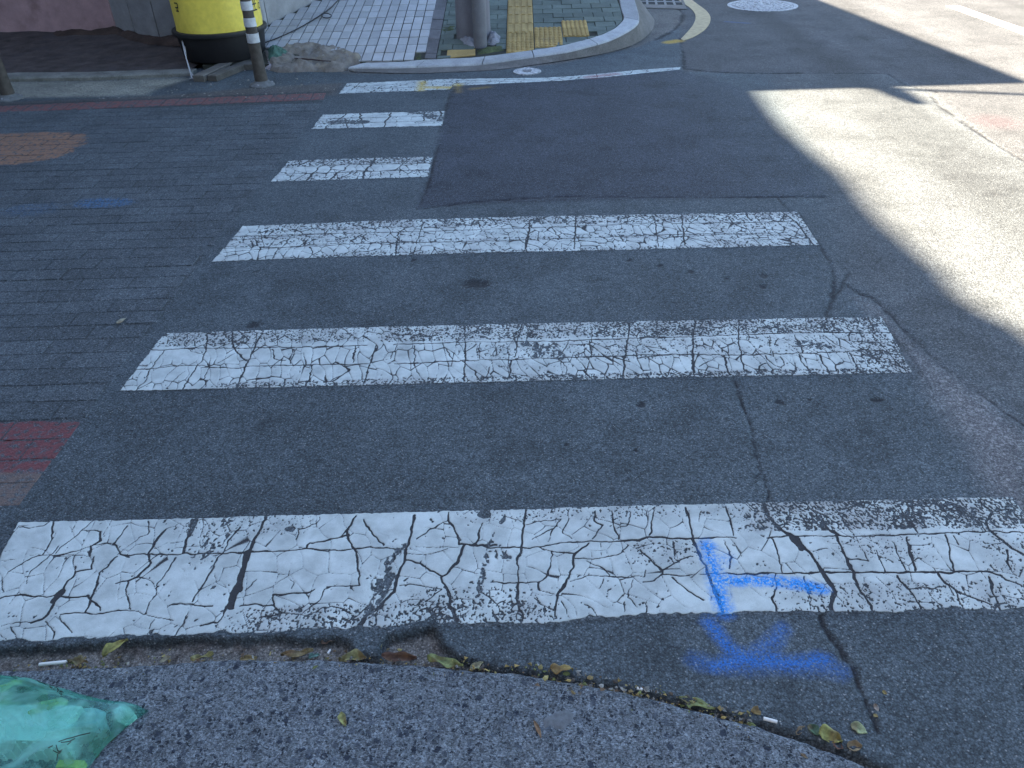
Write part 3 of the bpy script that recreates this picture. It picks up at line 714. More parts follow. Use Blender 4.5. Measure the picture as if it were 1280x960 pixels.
def stripe(name, key, bot, top, step, seed, wear, opts=None):
    opts = opts or {}
    b0, b1 = bot[0], bot[-1]; t0, t1 = top[0], top[-1]
    L = np.linalg.norm(P(*b1) - P(*b0)); Wd = np.linalg.norm(P(*t0)[1] - P(*b0)[1])
    ns = max(8, int(L / step)); nt_ = max(6, int(Wd / step * 1.05))
    s = np.linspace(0, 1, ns); bx = b0[0] + (b1[0] - b0[0]) * s; tx = t0[0] + (t1[0] - t0[0]) * s
    B = np.array([P(x, y)[:2] for x, y in zip(bx, interp(bot, bx))]); T = np.array([P(x, y)[:2] for x, y in zip(tx, interp(top, tx))])
    t = np.linspace(0, 1, nt_)[:, None, None]
    XY = B[None] * (1 - t) + T[None] * t
    X, Y = XY[..., 0], XY[..., 1]
    S, Tt = np.meshgrid(s, np.linspace(0, 1, nt_))
    width = np.linalg.norm(T - B, axis=1)[None, :]
    V = Tt * width; U = S * L
    wx = X + .006 * (fbm(X * 45, Y * 45, seed, 2) - .5) * 2; wy = Y + .006 * (fbm(X * 45, Y * 45, seed + 2, 2) - .5) * 2
    wx2 = X + .05 * (fbm(X * 9, Y * 9, seed + 1, 2) - .5); wy2 = Y + .05 * (fbm(X * 9, Y * 9, seed + 3, 2) - .5)
    aa = step
    thick = .35 + .95 * fbm(X * 16, Y * 16, seed + 5, 2)
    crk = np.zeros(X.shape)
    ws = opts.get('ws', .0017)
    for pts, w in TR.get(key, []):
        line_mask(wx, wy, PW(pts), w * ws, aa, crk, thick)
    gate = opts.get('net', .5)
    # secondary network of finer cracks, denser where the paint is worn
    wearf = np.clip(wear(S, Tt) + .35 * (fbm(X * 4, Y * 4, seed, 3) - .5), 0, 1.1)
    cell = opts.get('cell', .085)
    an = opts.get('aniso', 1.25)
    f1, f2 = voro((wx2 + .25 * (wy2 - wy2.mean())) / cell, wy2 / (cell * an), seed)
    e = (f2 - f1) * cell * .5
    pres = sstep(.62 - gate * .5, .72 - gate * .5, fbm(X * 6 + 9, Y * 6, seed + 4, 2))
    w1 = opts.get('w1', .0022) * thick * pres
    crk = np.maximum(crk, np.clip((w1 * .5 - e) / aa + .5, 0, 1) * sstep(.0003, .0012, w1) * .85)
    if not TR.get(key):
        for tl in (1 / 3, 2 / 3):
            d = np.abs(Tt - tl - .03 * (fbm(U * 2.5, U * 0 + tl * 9, seed, 2) - .5)) * width
            crk = np.maximum(crk, np.clip((.0042 * thick - d) / aa + .5, 0, 1))
        r = np.random.default_rng(seed)
        u = .1
        while u < L:
            sl = r.uniform(-.25, .35); v0 = r.choice([0, 0, 1 / 3, 2 / 3]) * Wd; v1 = min(Wd, v0 + r.choice([1 / 3, 2 / 3, 1]) * Wd)
            d = np.abs(U + .02 * (fbm(V * 18, V * 0 + u * 7, seed, 2) - .5) * 2 - u - sl * (V - v0))
            crk = np.maximum(crk, np.where((V >= v0) & (V <= v1), np.clip((.0055 * thick * r.uniform(.6, 1.3) - d) / aa + .5, 0, 1), 0))
            u += r.uniform(.10, .30)
    # crackle and crumbs
    c2 = opts.get('cell2', .020)
    f1, f2 = voro((X + .012 * (fbm(X * 30, Y * 30, seed, 2) - .5)) / c2, (Y + .012 * (fbm(X * 30, Y * 30, seed + 1, 2) - .5)) / c2, seed + 2, 1.0)
    e2 = (f2 - f1) * c2 * .5
    fine = np.clip((.0026 * wearf * (.2 + 1.3 * vnoise(X * 60, Y * 60, seed + 3)) - e2) / aa + .42, 0, 1) * sstep(.3, .8, wearf) * sstep(.42, .6, fbm(X * 11, Y * 11, seed + 2, 2)) * .75
    sp = vnoise((X * .9 + Y * .44) / (step * 1.4), (Y * .9 - X * .44) / (step * 2.0), seed + 4) * .78 + vnoise((X * .8 - Y * .6) / (step * 3.6), (Y * .8 + X * .6) / (step * 5.0), seed + 1) * .22
    crumbs = sstep(.86 - .36 * wearf, .96 - .36 * wearf, sp) * sstep(.12, .35, wearf)
    lone = sstep(.80, .86, fbm((X * .8 + Y * .6) / .012, (Y * .8 - X * .6) / .012, seed + 6, 2)) * sstep(.45, .65, vnoise(X * 9, Y * 9, seed + 2)) * .9
    loss = np.maximum(np.maximum(crk, fine * .95), np.maximum(crumbs, lone))
    worn = np.maximum(crumbs, lone) * .6
    # scraped patches
    for pts, w, a in opts.get('scrape', []):
        k = line_mask(wx, wy, PW(pts), w, w * .6)
        k = k * sstep(.34, .52, vnoise(X / .010, Y / .022, seed + 5) * .55 + vnoise(X / .005, Y / .007, seed) * .45 + (a - .5))
        loss = np.maximum(loss, k); worn = np.maximum(worn, k)
    for px, py, a, b in opts.get('holes', []):
        c = P(px, py); ex = P(px + a, py)[0] - c[0]; ey = P(px, py - b)[1] - c[1]
        k = sstep(1.15, .85, np.hypot((wx - c[0]) / ex, (wy - c[1]) / ey)); loss = np.maximum(loss, k); worn = np.maximum(worn, k * .7)
    # ragged rim
    rag = opts.get('rag', .004)
    dist = np.minimum(np.minimum(V, width - V), np.minimum(U, L - U))
    rim = rag * (vnoise(X * 90, Y * 90, seed + 1) * 1.3 + vnoise(X * 22, Y * 22, seed + 7) * 1.0 - .5)
    if 'rag_bot' in opts: rim = np.where(V < .06, rim + opts['rag_bot'] * np.maximum(0, fbm(X * 14, Y * 3, seed + 2, 3) - .45) * 2.2 + opts['rag_bot'] * .3 * vnoise(X * 70, Y * 70, 2), rim)
    loss = np.maximum(loss, np.clip((rim - dist) / aa + .6, 0, 1)); 
    paint = np.clip(1 - loss, 0, 1)
    paint[0, :] = 0; paint[-1, :] = 0; paint[:, 0] = 0; paint[:, -1] = 0
    tn = np.zeros(X.shape + (3,)); tn[:] = (.073, .087, .096)
    z = .0014 + .0030 * paint
    z[0, :] = z[-1, :] = .0004; z[:, 0] = z[:, -1] = .0004
    me, _ = grid_mesh(name, X, Y, z)
    attr(me, 'tint', tn.reshape(-1, 3)); attr(me, 'paint', paint); attr(me, 'crk', np.clip(1 - np.maximum(worn, np.clip((rim + .004 - dist) / aa, 0, 1)) * 1.3, 0, 1))
    attr(me, 'thin', np.clip(wearf * .9, 0, 1) * sstep(.35, .7, fbm(X * 12, Y * 12, seed + 6, 3)))
    yel = np.zeros(X.shape); red = np.zeros(X.shape)
    if 'yellow' in opts:
        for pts, w in opts['yellow']: yel = np.maximum(yel, line_mask(wx, wy, PW(pts), w, .06))
    if 'red' in opts: red = line_mask(wx, wy, PW(opts['red']), .06, .08) * .8
    attr(me, 'blue', blue_lines(wx, wy)); attr(me, 'yellow', yel); attr(me, 'red', red)
    return link(name, me, m_stripe, road)

box = lambda S, T, s0, s1, t0, t1, f=.03: sstep(s0 - f, s0 + f, S) * sstep(s1 + f, s1 - f, S) * sstep(t0 - f, t0 + f, T) * sstep(t1 + f, t1 - f, T)
A_bot = [(-60, 806), (0, 807), (60, 803), (120, 801), (200, 799), (260, 796), (330, 794), (420, 790), (480, 788), (540, 782), (562, 781), (575, 783), (690, 782), (740, 776), (840, 770), (960, 768), (1280, 767), (1366, 766)]
A_top = [(23, 653), (240, 648), (400, 643), (520, 640), (640, 637), (800, 632), (960, 628), (1266, 621)]
stripe('crosswalk_stripe', 'A', A_bot, A_top, .0026, 1,
       lambda S, T: np.maximum.reduce([.75 * box(S, T, .24, .53, -.1, .20), 1.05 * box(S, T, .72, 1.1, .70, 1.1), .6 * box(S, T, .73, 1.1, -.1, .25), .55 * box(S, T, .40, .52, -.1, .30), .45 * box(S, T, .44, .74, .86, 1.1), .5 * box(S, T, .16, .30, .8, 1.1),
                                       .5 * box(S, T, .60, .68, .42, .64), .4 * box(S, T, .92, 1.1, -.1, 1.1), .45 * box(S, T, .80, .9, .4, .66), .08 + 0 * S]),
       dict(rag=.004, rag_bot=.016, net=.72, cell=.070, w1=.0020, cell2=.016, holes=[(362.5, 662.5, 7, 4), (605, 644, 8, 6), (283, 669, 3, 2)],
            scrape=[([(243, 652), (238, 664)], .022, .62), ([(268, 655), (258, 680), (244, 705)], .06, .26), ([(285, 655), (272, 680), (258, 705)], .05, .30), ([(502, 684), (488, 703), (468, 735)], .026, .42), ([(630, 645), (618, 670), (608, 700), (598, 740)], .018, .34), ([(625, 690), (640, 695)], .05, .35), ([(490, 720), (462, 765)], .03, .5)]))
stripe('crosswalk_stripe', 'B', [(148, 490), (400, 484), (640, 478), (800, 474), (1000, 470), (1142, 467)], [(205, 417), (400, 411), (640, 405), (900, 400), (1102, 396)], .0030, 2,
       lambda S, T: np.maximum.reduce([.88 * box(S, T, .30, 1.1, .70, 1.1), .7 * box(S, T, -.1, .30, .72, 1.1), .85 * box(S, T, .12, 1.1, -.1, .10), .42 * box(S, T, .4, 1.1, .34, .66), .5 * box(S, T, .55, .72, .3, .66), .75 * box(S, T, .93, 1.1, -.1, 1.1), .2 + 0 * S]),
       dict(net=.95, cell=.046, aniso=2.3, w1=.0030, cell2=.014, ws=.0016, scrape=[([(660, 430), (700, 445)], .06, .45), ([(690, 432), (672, 445)], .04, .5), ([(1000, 430), (1040, 436)], .05, .4)]))
stripe('crosswalk_stripe', 'C', [(264, 328), (400, 323), (600, 317), (800, 313), (1025, 307)], [(303, 283), (500, 275), (700, 270), (900, 267), (997, 265)], .0040, 3,
       lambda S, T: np.maximum.reduce([.82 * box(S, T, .03, 1.1, .74, 1.1), .65 * box(S, T, .2, 1.1, .30, .42), .7 * box(S, T, -.1, .27, .36, .70), .75 * box(S, T, .1, 1.1, -.1, .10), .65 * box(S, T, .82, 1.1, .0, .9), .3 + 0 * S]),
       dict(net=1.0, cell=.050, aniso=2.0, w1=.0042, cell2=.017, ws=.0017, rag=.006))
stripe('crosswalk_stripe', 'D', [(337, 228), (440, 225), (536, 222)], [(361, 201), (450, 198), (542, 196)], .0048, 4,
       lambda S, T: np.maximum.reduce([.95 * box(S, T, -.1, 1.1, .68, 1.1), .6 * box(S, T, -.1, 1.1, -.1, .3), .45 * box(S, T, -.1, 1.1, .3, .42), .25 + 0 * S]),
       dict(net=.95, cell=.07, aniso=1.8, w1=.0052, cell2=.022, rag=.008))
stripe('crosswalk_stripe', 'E', [(388, 162), (470, 160), (553, 158)], [(403, 143.5), (480, 141), (557, 139)], .0055, 5,
       lambda S, T: np.maximum.reduce([.55 * box(S, T, -.1, .35, -.1, 1.1), .8 * box(S, T, .68, 1.1, .75, 1.1), .3 + 0 * S]),
       dict(net=.55, cell=.13, w1=.005, cell2=.026, rag=.010, scrape=[([(418, 153), (455, 153)], .09, .6), ([(535, 145), (553, 150)], .10, .55), ([(515, 141), (525, 142)], .06, .6)]))
stripe('crosswalk_stripe', 'F', [(422, 118), (470, 116), (530, 114), (561, 112.5), (566, 108), (640, 104.5), (700, 101.5), (760, 97), (800, 92.5), (852, 87.5)],
       [(433, 104.5), (500, 101.5), (560, 99), (620, 98), (680, 97.5), (720, 95), (760, 91.5), (800, 87.5), (852, 84)], .0065, 6,
       lambda S, T: np.maximum.reduce([.5 * box(S, T, -.1, .4, -.1, 1.1), .45 * box(S, T, .4, .8, -.1, .6), .25 + 0 * S]),
       dict(net=.5, cell=.15, w1=.006, cell2=.03, rag=.012, yellow=[([(526, 113), (528, 103)], .06), ([(573, 114), (573, 106)], .06), ([(530, 110), (575, 110)], .07)], red=[(735, 97), (770, 93)]))

def flat_strip(name, left, right, z, mat, parent, n=1):
    l = PW(left); r = PW(right); mb = MB()
    v = [(p[0], p[1], z) for p in l] + [(p[0], p[1], z) for p in r]; k = len(l)
    vb = [(p[0], p[1], .0005) for p in l] + [(p[0], p[1], .0005) for p in r]
    f = [(i, i + 1, k + i + 1, k + i) for i in range(k - 1)]
    mb.add(v + vb, f + [(i, i + 1, i + 1 + 2 * k, i + 2 * k) for i in range(k - 1)] + [(k + i, k + i + 1, k + i + 1 + 2 * k, k + i + 2 * k) for i in range(k - 1)] + [(0, k, 3 * k, 2 * k), (k - 1, 2 * k - 1, 4 * k - 1, 3 * k - 1)])
    return mb.build(name, mat, parent)

def smooth_px(pts, n=6):
    """Catmull-Rom through pixel points"""
    p = [np.array(q, float) for q in pts]; p = [2 * p[0] - p[1]] + p + [2 * p[-1] - p[-2]]; o = []
    for i in range(1, len(p) - 2):
        for k in range(n):
            t = k / n; a, b, c, d = p[i - 1:i + 3]
            o.append(tuple(.5 * ((2 * b) + (c - a) * t + (2 * a - 5 * b + 4 * c - d) * t * t + (3 * b - a - 3 * c + d) * t ** 3)))
    o.append(tuple(p[-2])); return o
flat_strip('edge_line', smooth_px([(838, -14), (848, 0), (863.7, 11), (869.4, 20.6), (866, 32), (855, 45), (851, 49)]), smooth_px([(848, -18), (864.7, 0), (884, 15), (888, 26), (881, 37.5), (866, 47), (854, 51)]), .005, m_yline, road)
flat_strip('lane_line', [(1182, 8), (1230, 25), (1340, 66)], [(1200, 8), (1240, 22.5), (1350, 60)], .005, m_wline, road)

# ------------------------------------------------------------------ stamped bricks on the side street
m = STAMP
X_, Y_ = STAMP_X.outputs[0], STAMP_X.outputs[1]
def zone(px, py, a, b, power=2.0, warp=.25, edge=(.85, 1.12)):
    c = P(px, py); ex = abs(P(px + a, py)[0] - c[0]); ey = abs(P(px, py - b)[1] - c[1])
    d = m.math('ADD', m.math('POWER', m.math('ABSOLUTE', m.math('DIVIDE', m.math('SUBTRACT', X_, float(c[0])), float(ex))), power), m.math('POWER', m.math('ABSOLUTE', m.math('DIVIDE', m.math('SUBTRACT', Y_, float(c[1])), float(ey))), power))
    d = m.math('ADD', d, m.math('MULTIPLY', m.math('SUBTRACT', m.noise(14, 3, .6), .5), warp * 2))
    return m.ramp(d, edge[0], edge[1], 1, 0)
wearn = m.ramp(m.noise(38, 4, .65), .34, .55)
def coat(col, mask, c, strength):
    return m.mix(m.math('MULTIPLY', m.math('MULTIPLY', mask, strength), wearn), col, m.mul(m.rgb(c), m.ramp(m.noise(90, 3, .6), .3, .7, .75, 1.2, False)))
col = STAMP_C
col = coat(col, zone(2, 186, 93, 19, 3.0, .55), (.245, .135, .085), .95)
col = coat(col, zone(8, 559, 88, 31, 5.0, .6), (.15, .048, .052), .95)
col = coat(col, zone(-20, 615, 70, 24, 4.0, .5), (.15, .105, .088), .8)
col = m.mix(m.math('MULTIPLY', zone(130, 254, 42, 7, 2.0, .7, (.3, 1.2)), m.ramp(m.noise(60, 3, .7), .4, .6, .0, .5)), col, (.03, .15, .34))
col = m.mix(m.math('MULTIPLY', zone(40, 262, 40, 9, 2.0, .7, (.3, 1.2)), m.ramp(m.noise(60, 3, .7), .4, .6, .0, .22)), col, (.03, .13, .28))
m_stamp = m.finish(col, m.bump(STAMP_H, .5, .004), .88)
m = Mat('stamped_asphalt_red')
col, h = asphalt(m, m.rgb((.085, .085, .09)))
w_ = m.ramp(m.noise(24, 4, .65), .36, .58)
col = m.mix(m.math('MULTIPLY', w_, .85), col, m.mul(m.rgb((.19, .075, .07)), m.ramp(m.noise(90, 3, .6), .3, .7, .7, 1.2, False)))
m_stamp_red = m.finish(col, m.bump(h, .5, .004), .88)

BL, BW = .235, .108
def brick_mesh(l, w, mat):
    me = mesh_from('brick', *(lambda b: (b.v, b.f))(MB().box(-l / 2, -w / 2, -.004, l / 2, w / 2, 0, .0025)))
    me.materials.append(mat); return me
bm_v = [brick_mesh(BL - g1, BW - g2, m_stamp) for g1, g2 in ((.004, .002), (.005, .005), (.003, .006), (.007, .008), (.004, .009), (.009, .004))]
bm_r = [brick_mesh(.103 - g1, .20 - g1, m_stamp_red) for g1 in (.003, .007)]
cands = []
ang = .03
ca, sa_ = math.cos(ang), math.sin(ang)
for j in range(-2, 46):
    for i in range(-4, 26):
        u = -(i + (.5 if j % 2 else 0)) * BL - .02; v = j * BW
        x = -1.28 + u * ca - v * sa_; y = 1.95 + u * sa_ + v * ca
        rb_ = XL(y) - .05 - x
        if rb_ < -BL * .5 + .03 or y - .08 * x > 6.24 + .1: continue
        cutw = min(1.0, (rb_ + BL * .5) / BL)
        d = (np.array([x, y, 0]) - np.array([0, 0, H])) @ M3
        px = CX + F * d[0] / -d[2]; py = CY - F * d[1] / -d[2]
        if px < -45 or py > 700: continue
        cands.append((x, y, cutw))
cands.sort(key=lambda c: c[1])
n_field = 0
for x, y, cw in cands[:269]:
    o = link('brick', random.choice(bm_v), None, road)
    o.location = (x + random.uniform(-.002, .002), y + random.uniform(-.002, .002), .0012 + .0028 * random.random() ** 1.5)
    o.rotation_euler = (0, 0, ang + random.uniform(-.006, .006)); n_field += 1
    if cw < 1: o.location.x = x - BL * .5 * (1 - cw); o.scale.x = cw
for k in range(29):
    x = -1.63 - k * .105; y = 6.42 + .08 * x + .01
    o = link('brick', random.choice(bm_r), None, road)
    o.location = (x, y, .0022 + random.random() * .002); o.rotation_euler = (0, 0, .08 + random.uniform(-.01, .01))

# ------------------------------------------------------------------ near pavement slab
ew = PW(SLAB_EDGE)
gx = np.concatenate([np.linspace(ew[0][0], -1.4, 20)[:-1], np.arange(-1.4, ew[-1][0], .0055)])
ye = np.interp(gx, ew[:, 0], ew[:, 1])
ye = ye + .007 * (fbm(gx * 40, gx * 0, 3, 3) - .5) + .012 * (fbm(gx * 6, gx * 0, 5, 2) - .5)
dd = np.concatenate([[0, .0015, .004, .008, .013], np.arange(.018, .55, .006), [.7, 1.2, 4]])
zz = np.concatenate([[-.035, -.014, -.004, .002, .005], np.full(len(dd) - 5, .007)])
X = np.repeat(gx[None], len(dd), 0); Y = ye[None] - dd[:, None]
Z = zz[:, None] + .006 * (fbm(X * 60, Y * 60, 2, 3) - .5) * (dd[:, None] > .0015) + .004 * (fbm(X * 7, Y * 7, 4, 2) - .5)
me, _ = grid_mesh('pavement_slab', X[::-1], Y[::-1], Z[::-1])
slab = struct(link('pavement_slab', me, m_slab))

# ------------------------------------------------------------------ far kerb, pavers, tiles
ZK = .045
# the corner rises gently behind the dropped kerb: one sloping plane carries tiles, pavers and kerb
dv = ray(627, -400); dv = dv / np.linalg.norm(dv)
O_t = P(530.5, 74.5, .05)
EX = np.array([1.0, 0, 0])
nrm_r = np.cross(EX, dv); nrm_r /= np.linalg.norm(nrm_r)
EY = np.cross(nrm_r, EX)
def PR(px, py, lift=0.0):
    d = ray(px, py); o = np.array([0, 0, H]); t = (O_t + nrm_r * lift - o).dot(nrm_r) / d.dot(nrm_r)
    return o + d * t
def Q(px, py):
    """position on the sloping corner, in its own two directions"""
    p = PR(px, py) - O_t; return np.array([p.dot(EX), p.dot(EY)])
def plane_z(x, y): return O_t[2] - (nrm_r[0] * (x - O_t[0]) + nrm_r[1] * (y - O_t[1])) / nrm_r[2]
PM = Matrix(np.concatenate([np.stack([EX, EY, nrm_r, O_t], 1), [[0, 0, 0, 1]]]).tolist())
def laid(o): o.matrix_local = PM; return o
TS = .0955
TSY = .20
def rp(i, j): return O_t + EX * (-i * TS) + dv * (j * TSY)
kin = [(455, 78.5), (500, 77.3), (520, 75.3), (560, 73), (595, 71.5), (635, 66.5), (668, 62), (700, 57), (740, 47), (765, 37), (776, 28), (779.5, 21.5), (776.5, 12), (774, 0), (771, -16)]
kout = [(434, 84.5), (500, 84), (560, 82), (600, 80), (650, 73), (700, 66), (720, 62), (760, 51), (785, 39), (797, 30), (799.5, 21.5), (797, 10), (794, 0), (790, -16)]
def resample(pts, n):
    p = np.array(smooth_px(pts, 8)); w = np.array([Q(a, b) for a, b in p])
    s = np.concatenate([[0], np.cumsum(np.linalg.norm(np.diff(w, axis=0), axis=1))]); t = np.linspace(0, s[-1], n)
    return np.stack([np.interp(t, s, w[:, 0]), np.interp(t, s, w[:, 1])], 1)
ki = resample(kin, 97); ko = resample(kout, 97)
kerb = struct(bpy.data.objects.new('kerb', None)); COL.objects.link(kerb)
def kerb_stone(i0, i1, name):
    mb = MB(); idx = list(range(i0, i1 + 1)); prof = []
    for k, i in enumerate(idx):
        a, b = ki[i].copy(), ko[i].copy(); t = (ki[min(i + 1, 96)] - ki[max(i - 1, 0)]); t /= np.linalg.norm(t)
        if k == 0: a += t * .004; b += t * .004
        if k == len(idx) - 1: a -= t * .004; b -= t * .004
        n = (b - a) / np.linalg.norm(b - a)
        j = .003 * (vnoise(i * .7, 3.3, 2) - .5)
        prof.append([(*a, -.30), (*(a + n * .004), -.002), (*(a + n * .01), .002 + j), (*(b - n * .014), .002 + j), (*(b - n * .004), -.006), (*b, -.016), (*b, -.30)])
    v = [p for r in prof for p in r]; m_ = 7
    f = [(r * m_ + c, r * m_ + c + 1, (r + 1) * m_ + c + 1, (r + 1) * m_ + c) for r in range(len(prof) - 1) for c in range(m_ - 1)]
    f += [tuple(range(m_ - 1, -1, -1)), tuple((len(prof) - 1) * m_ + c for c in range(m_))]
    mb.add(v, f); return laid(mb.build(name, m_kerb, kerb))
def kidx(px, py):
    c = Q(px, py); return int(np.argmin(np.linalg.norm(ki - c, axis=1)))
cuts = [0, kidx(535, 74.5), kidx(604, 70.5), kidx(667, 62), kidx(735, 49), kidx(779.5, 21.5), 96]
for a, b in zip(cuts[:-1], cuts[1:]): kerb_stone(a, b, 'kerb_stone')

apron_px = [(425, 89), (470, 91), (520, 92), (560, 90.5), (620, 87.5), (680, 79.5), (740, 70), (772, 63), (796, 54), (812, 42), (818, 30), (816, 14), (812, 0), (808, -16)]
ap = np.array([P(x, y)[:2] for x, y in smooth_px(apron_px, 8)])
kow = np.array([O_t + EX * q[0] + EY * q[1] - nrm_r * .011 for q in ko])
near_i = np.array([int(np.argmin(np.hypot(ap[:, 0] - q[0], ap[:, 1] - q[1]))) for q in kow]); near_i = np.maximum.accumulate(near_i); near_f = np.convolve(np.pad(near_i.astype(float), 4, 'edge'), np.ones(9) / 9, 'valid')
ap = np.stack([np.interp(near_f, np.arange(len(ap)), ap[:, 0]), np.interp(near_f, np.arange(len(ap)), ap[:, 1])], 1)
nn = 9; Xg = np.zeros((nn, 97)); Yg = Xg.copy(); Zg = Xg.copy()
for k in range(nn):
    t = k / (nn - 1); Xg[k] = ap[:, 0] * (1 - t) + kow[:, 0] * t; Yg[k] = ap[:, 1] * (1 - t) + kow[:, 1] * t
    Zg[k] = .003 * (1 - t) + np.maximum(kow[:, 2], .004) * t + .004 * (fbm(Xg[k] * 14, Yg[k] * 14, 2, 3) - .5) * math.sin(math.pi * t)
me, _ = grid_mesh('gutter_apron', Xg, Yg, Zg)
struct(link('gutter_apron', me, m_gutter))

def clip(poly, a, b):
    """keep the part left of the line a -> b"""
    o = []; n = len(poly); sd = lambda p: (b[0] - a[0]) * (p[1] - a[1]) - (b[1] - a[1]) * (p[0] - a[0])
    for i in range(n):
        p, q = poly[i], poly[(i + 1) % n]; s0, s1 = sd(p), sd(q)
        if s0 >= 0: o.append(p)
        if s0 * s1 < 0:
            t = s0 / (s0 - s1); o.append((p[0] + (q[0] - p[0]) * t, p[1] + (q[1] - p[1]) * t))
    return o
def area(p): return abs(sum(p[i][0] * p[(i + 1) % len(p)][1] - p[(i + 1) % len(p)][0] * p[i][1] for i in range(len(p)))) / 2

bl0 = Q(530.5, 72.5); bl1 = Q(544.6, 0)
bedp = [tuple(p) for p in ki if p[0] > bl0[0]]
bedp += [(ki[-1][0], Q(600, 0)[1] + 1.45), (bl1[0] + (bl1[0] - bl0[0]) * .55, Q(600, 0)[1] + 1.45)]
walk = struct(bpy.data.objects.new('sidewalk', None)); COL.objects.link(walk)
laid(MB().prism(bedp, -.30, -.012).build('bedding', m_bed, walk))
kclip = [(tuple(ki[i]), tuple(ki[i + 4])) for i in range(0, 92, 4)]
def put_paver(poly, mat, name='paver', z=.0, gap=.004, cl=True, tilt=.003):
    if cl:
        for a, b in kclip:
            if min(np.hypot(p[0] - a[0], p[1] - a[1]) for p in poly) < .9: poly = clip(poly, a, b)
            if len(poly) < 3: return None
    if area(poly) < .0012: return None
    c = np.mean(np.array(poly), 0); q = []
    for p in poly:
        d = c - np.array(p); q.append(tuple(np.array(p) + d / (np.linalg.norm(d) + 1e-9) * gap))
    z0 = z + random.uniform(-.003, .002)
    return laid(MB().prism(q, z - .02, [z0 + random.uniform(-tilt, tilt) * .5 for _ in q], .002).build(name, mat, walk))
tl = Q(632.5, 64); tr_ = Q(668, 62)
tx0, tx1 = tl[0], tr_[0]; tw = .30
tx1 = tx0 + .30 if abs(tx1 - tx0 - .3) < .04 else tx1
# tactile tiles: base with raised bars or studs
def tactile(x0, x1, y0, y1, kind, poly=None):
    o = put_paver(poly or [(x0, y0), (x1, y0), (x1, y1), (x0, y1)], m_tactile, 'tactile_tile', .002)
    if o is None: return
    mb = MB(); zt = .0045
    w = x1 - x0; d = y1 - y0
    def ok(x, y): return all((b[0] - a[0]) * (y - a[1]) - (b[1] - a[1]) * (x - a[0]) > .012 * np.hypot(b[0] - a[0], b[1] - a[1]) for a, b in kclip if np.hypot(x - a[0], y - a[1]) < .8)
    if kind == 'bar':
        for k in range(4):
            xc = x0 + w * (k + .5) / 4
            mb.box(xc - w * .075, y0 + .012, zt - .004, xc + w * .075, y1 - .012, zt + .004, .003)
    else:
        for a in range(6):
            for b in range(6):
                xx = x0 + w * (a + .5) / 6; yy = y0 + d * (b + .5) / 6
                if ok(xx, yy): mb.lathe([(.017, -.003), (.016, .002), (.010, .0045)], 8, (xx, yy, zt))
    if mb.v: mb.build('raised_bar' if kind == 'bar' else 'raised_stud', m_tactile, o)
yt = Q(650, 30)[1]; sq = tx1 - tx0
tactile(tx0, tx1, yt - sq, yt, 'bar')
tactile(tx0, tx1, yt - 2 * sq, yt - sq, 'dot')
tactile(tx0, tx1, yt - 3 * sq, yt - 2 * sq, 'dot')
for k in range(7): tactile(tx0, tx1, yt + k * sq, yt + (k + 1) * sq, 'bar')
y2, y2b = Q(685, 34)[1], Q(685, 59)[1]; x2 = Q(702.5, 40)[0]; m2 = (y2 + y2b) / 2
y3, y3b = Q(717, 26)[1], Q(720, 45)[1]; x3 = Q(735, 34)[0]; m3 = (y3 + y3b) / 2
tactile(tx1 + .003, x2, m2, y2, 'dot'); tactile(tx1 + .003, x2, y2b, m2, 'dot')
tactile(x2 + .003, x3, m3, y3, 'dot'); tactile(x2 + .003, x3, y3b, m3, 'dot')
tact_boxes = [(tx0, tx1, 0, 99), (tx1, x2, y2b, y2), (x2, x3, y3b, y3)]
# grey border between tiles and pavers, and a green column beside it
gl0, gl1 = Q(530.5, 72.5), Q(544.6, 0); gr0, gr1 = Q(545, 73), Q(558.7, 0)
lerp = lambda a, b, t: tuple(np.array(a) * (1 - t) + np.array(b) * t)
ty = lambda p0, p1, py: (Q(548, py)[1] - p0[1]) / (p1[1] - p0[1])
ts = [0, .075, .17, .30, .46, .63, .80, 1.0, 1.2]
for a, b in zip(ts[:-1], ts[1:]):
    put_paver([lerp(gl0, gl1, a), lerp(gr0, gr1, a), lerp(gr0, gr1, b), lerp(gl0, gl1, b)], m_dark_paver, 'border_stone', cl=False)
# running-bond pavers
pole_q = Q(592, 44); pipe_q = Q(600.5, 56)
by0 = Q(560, 76)[1]
count = 0
ymax = Q(600, 0)[1] + 1.3
def border_x(y):
    t = (y - gr0[1]) / (gr1[1] - gr0[1]); return gr0[0] + (gr1[0] - gr0[0]) * t
PD = .14
def field(xa, xb, x_shift):
    global count
    row = 0
    y = by0
    while y < ymax:
        x = xa - .4 + (.1 if row % 2 else 0) + x_shift
        while x < xb:
            p = [(max(x, xa), y), (min(x + .2, xb), y), (min(x + .2, xb), y + PD), (max(x, xa), y + PD)]
            if p[1][0] - p[0][0] > .02:
                bxl = border_x(y + PD / 2) + .004
                if p[0][0] < bxl: p = [(max(q[0], bxl), q[1]) for q in p]
                cx_, cy_ = np.mean([q[0] for q in p]), y + PD / 2
                blocked = any(b0 - .02 < cx_ < b1 and c0 < cy_ < c1 for b0, b1, c0, c1 in tact_boxes) or np.hypot(cx_ - pole_q[0], cy_ - pole_q[1]) < .21 or np.hypot(cx_ - pipe_q[0], cy_ - pipe_q[1]) < .11 or (cy_ < yl1 + .04 and cx_ > xl0 and cx_ < tx0)
                if blocked and any(b0 - .02 < cx_ < b1 and c0 < cy_ < c1 for b0, b1, c0, c1 in tact_boxes[1:]): put_paver(p, m_paver, 'paver', -.009)
                if p[1][0] - p[0][0] > .02 and not blocked:
                    if put_paver(p, m_paver): count += 1
            x += .2
        y += PD; row += 1
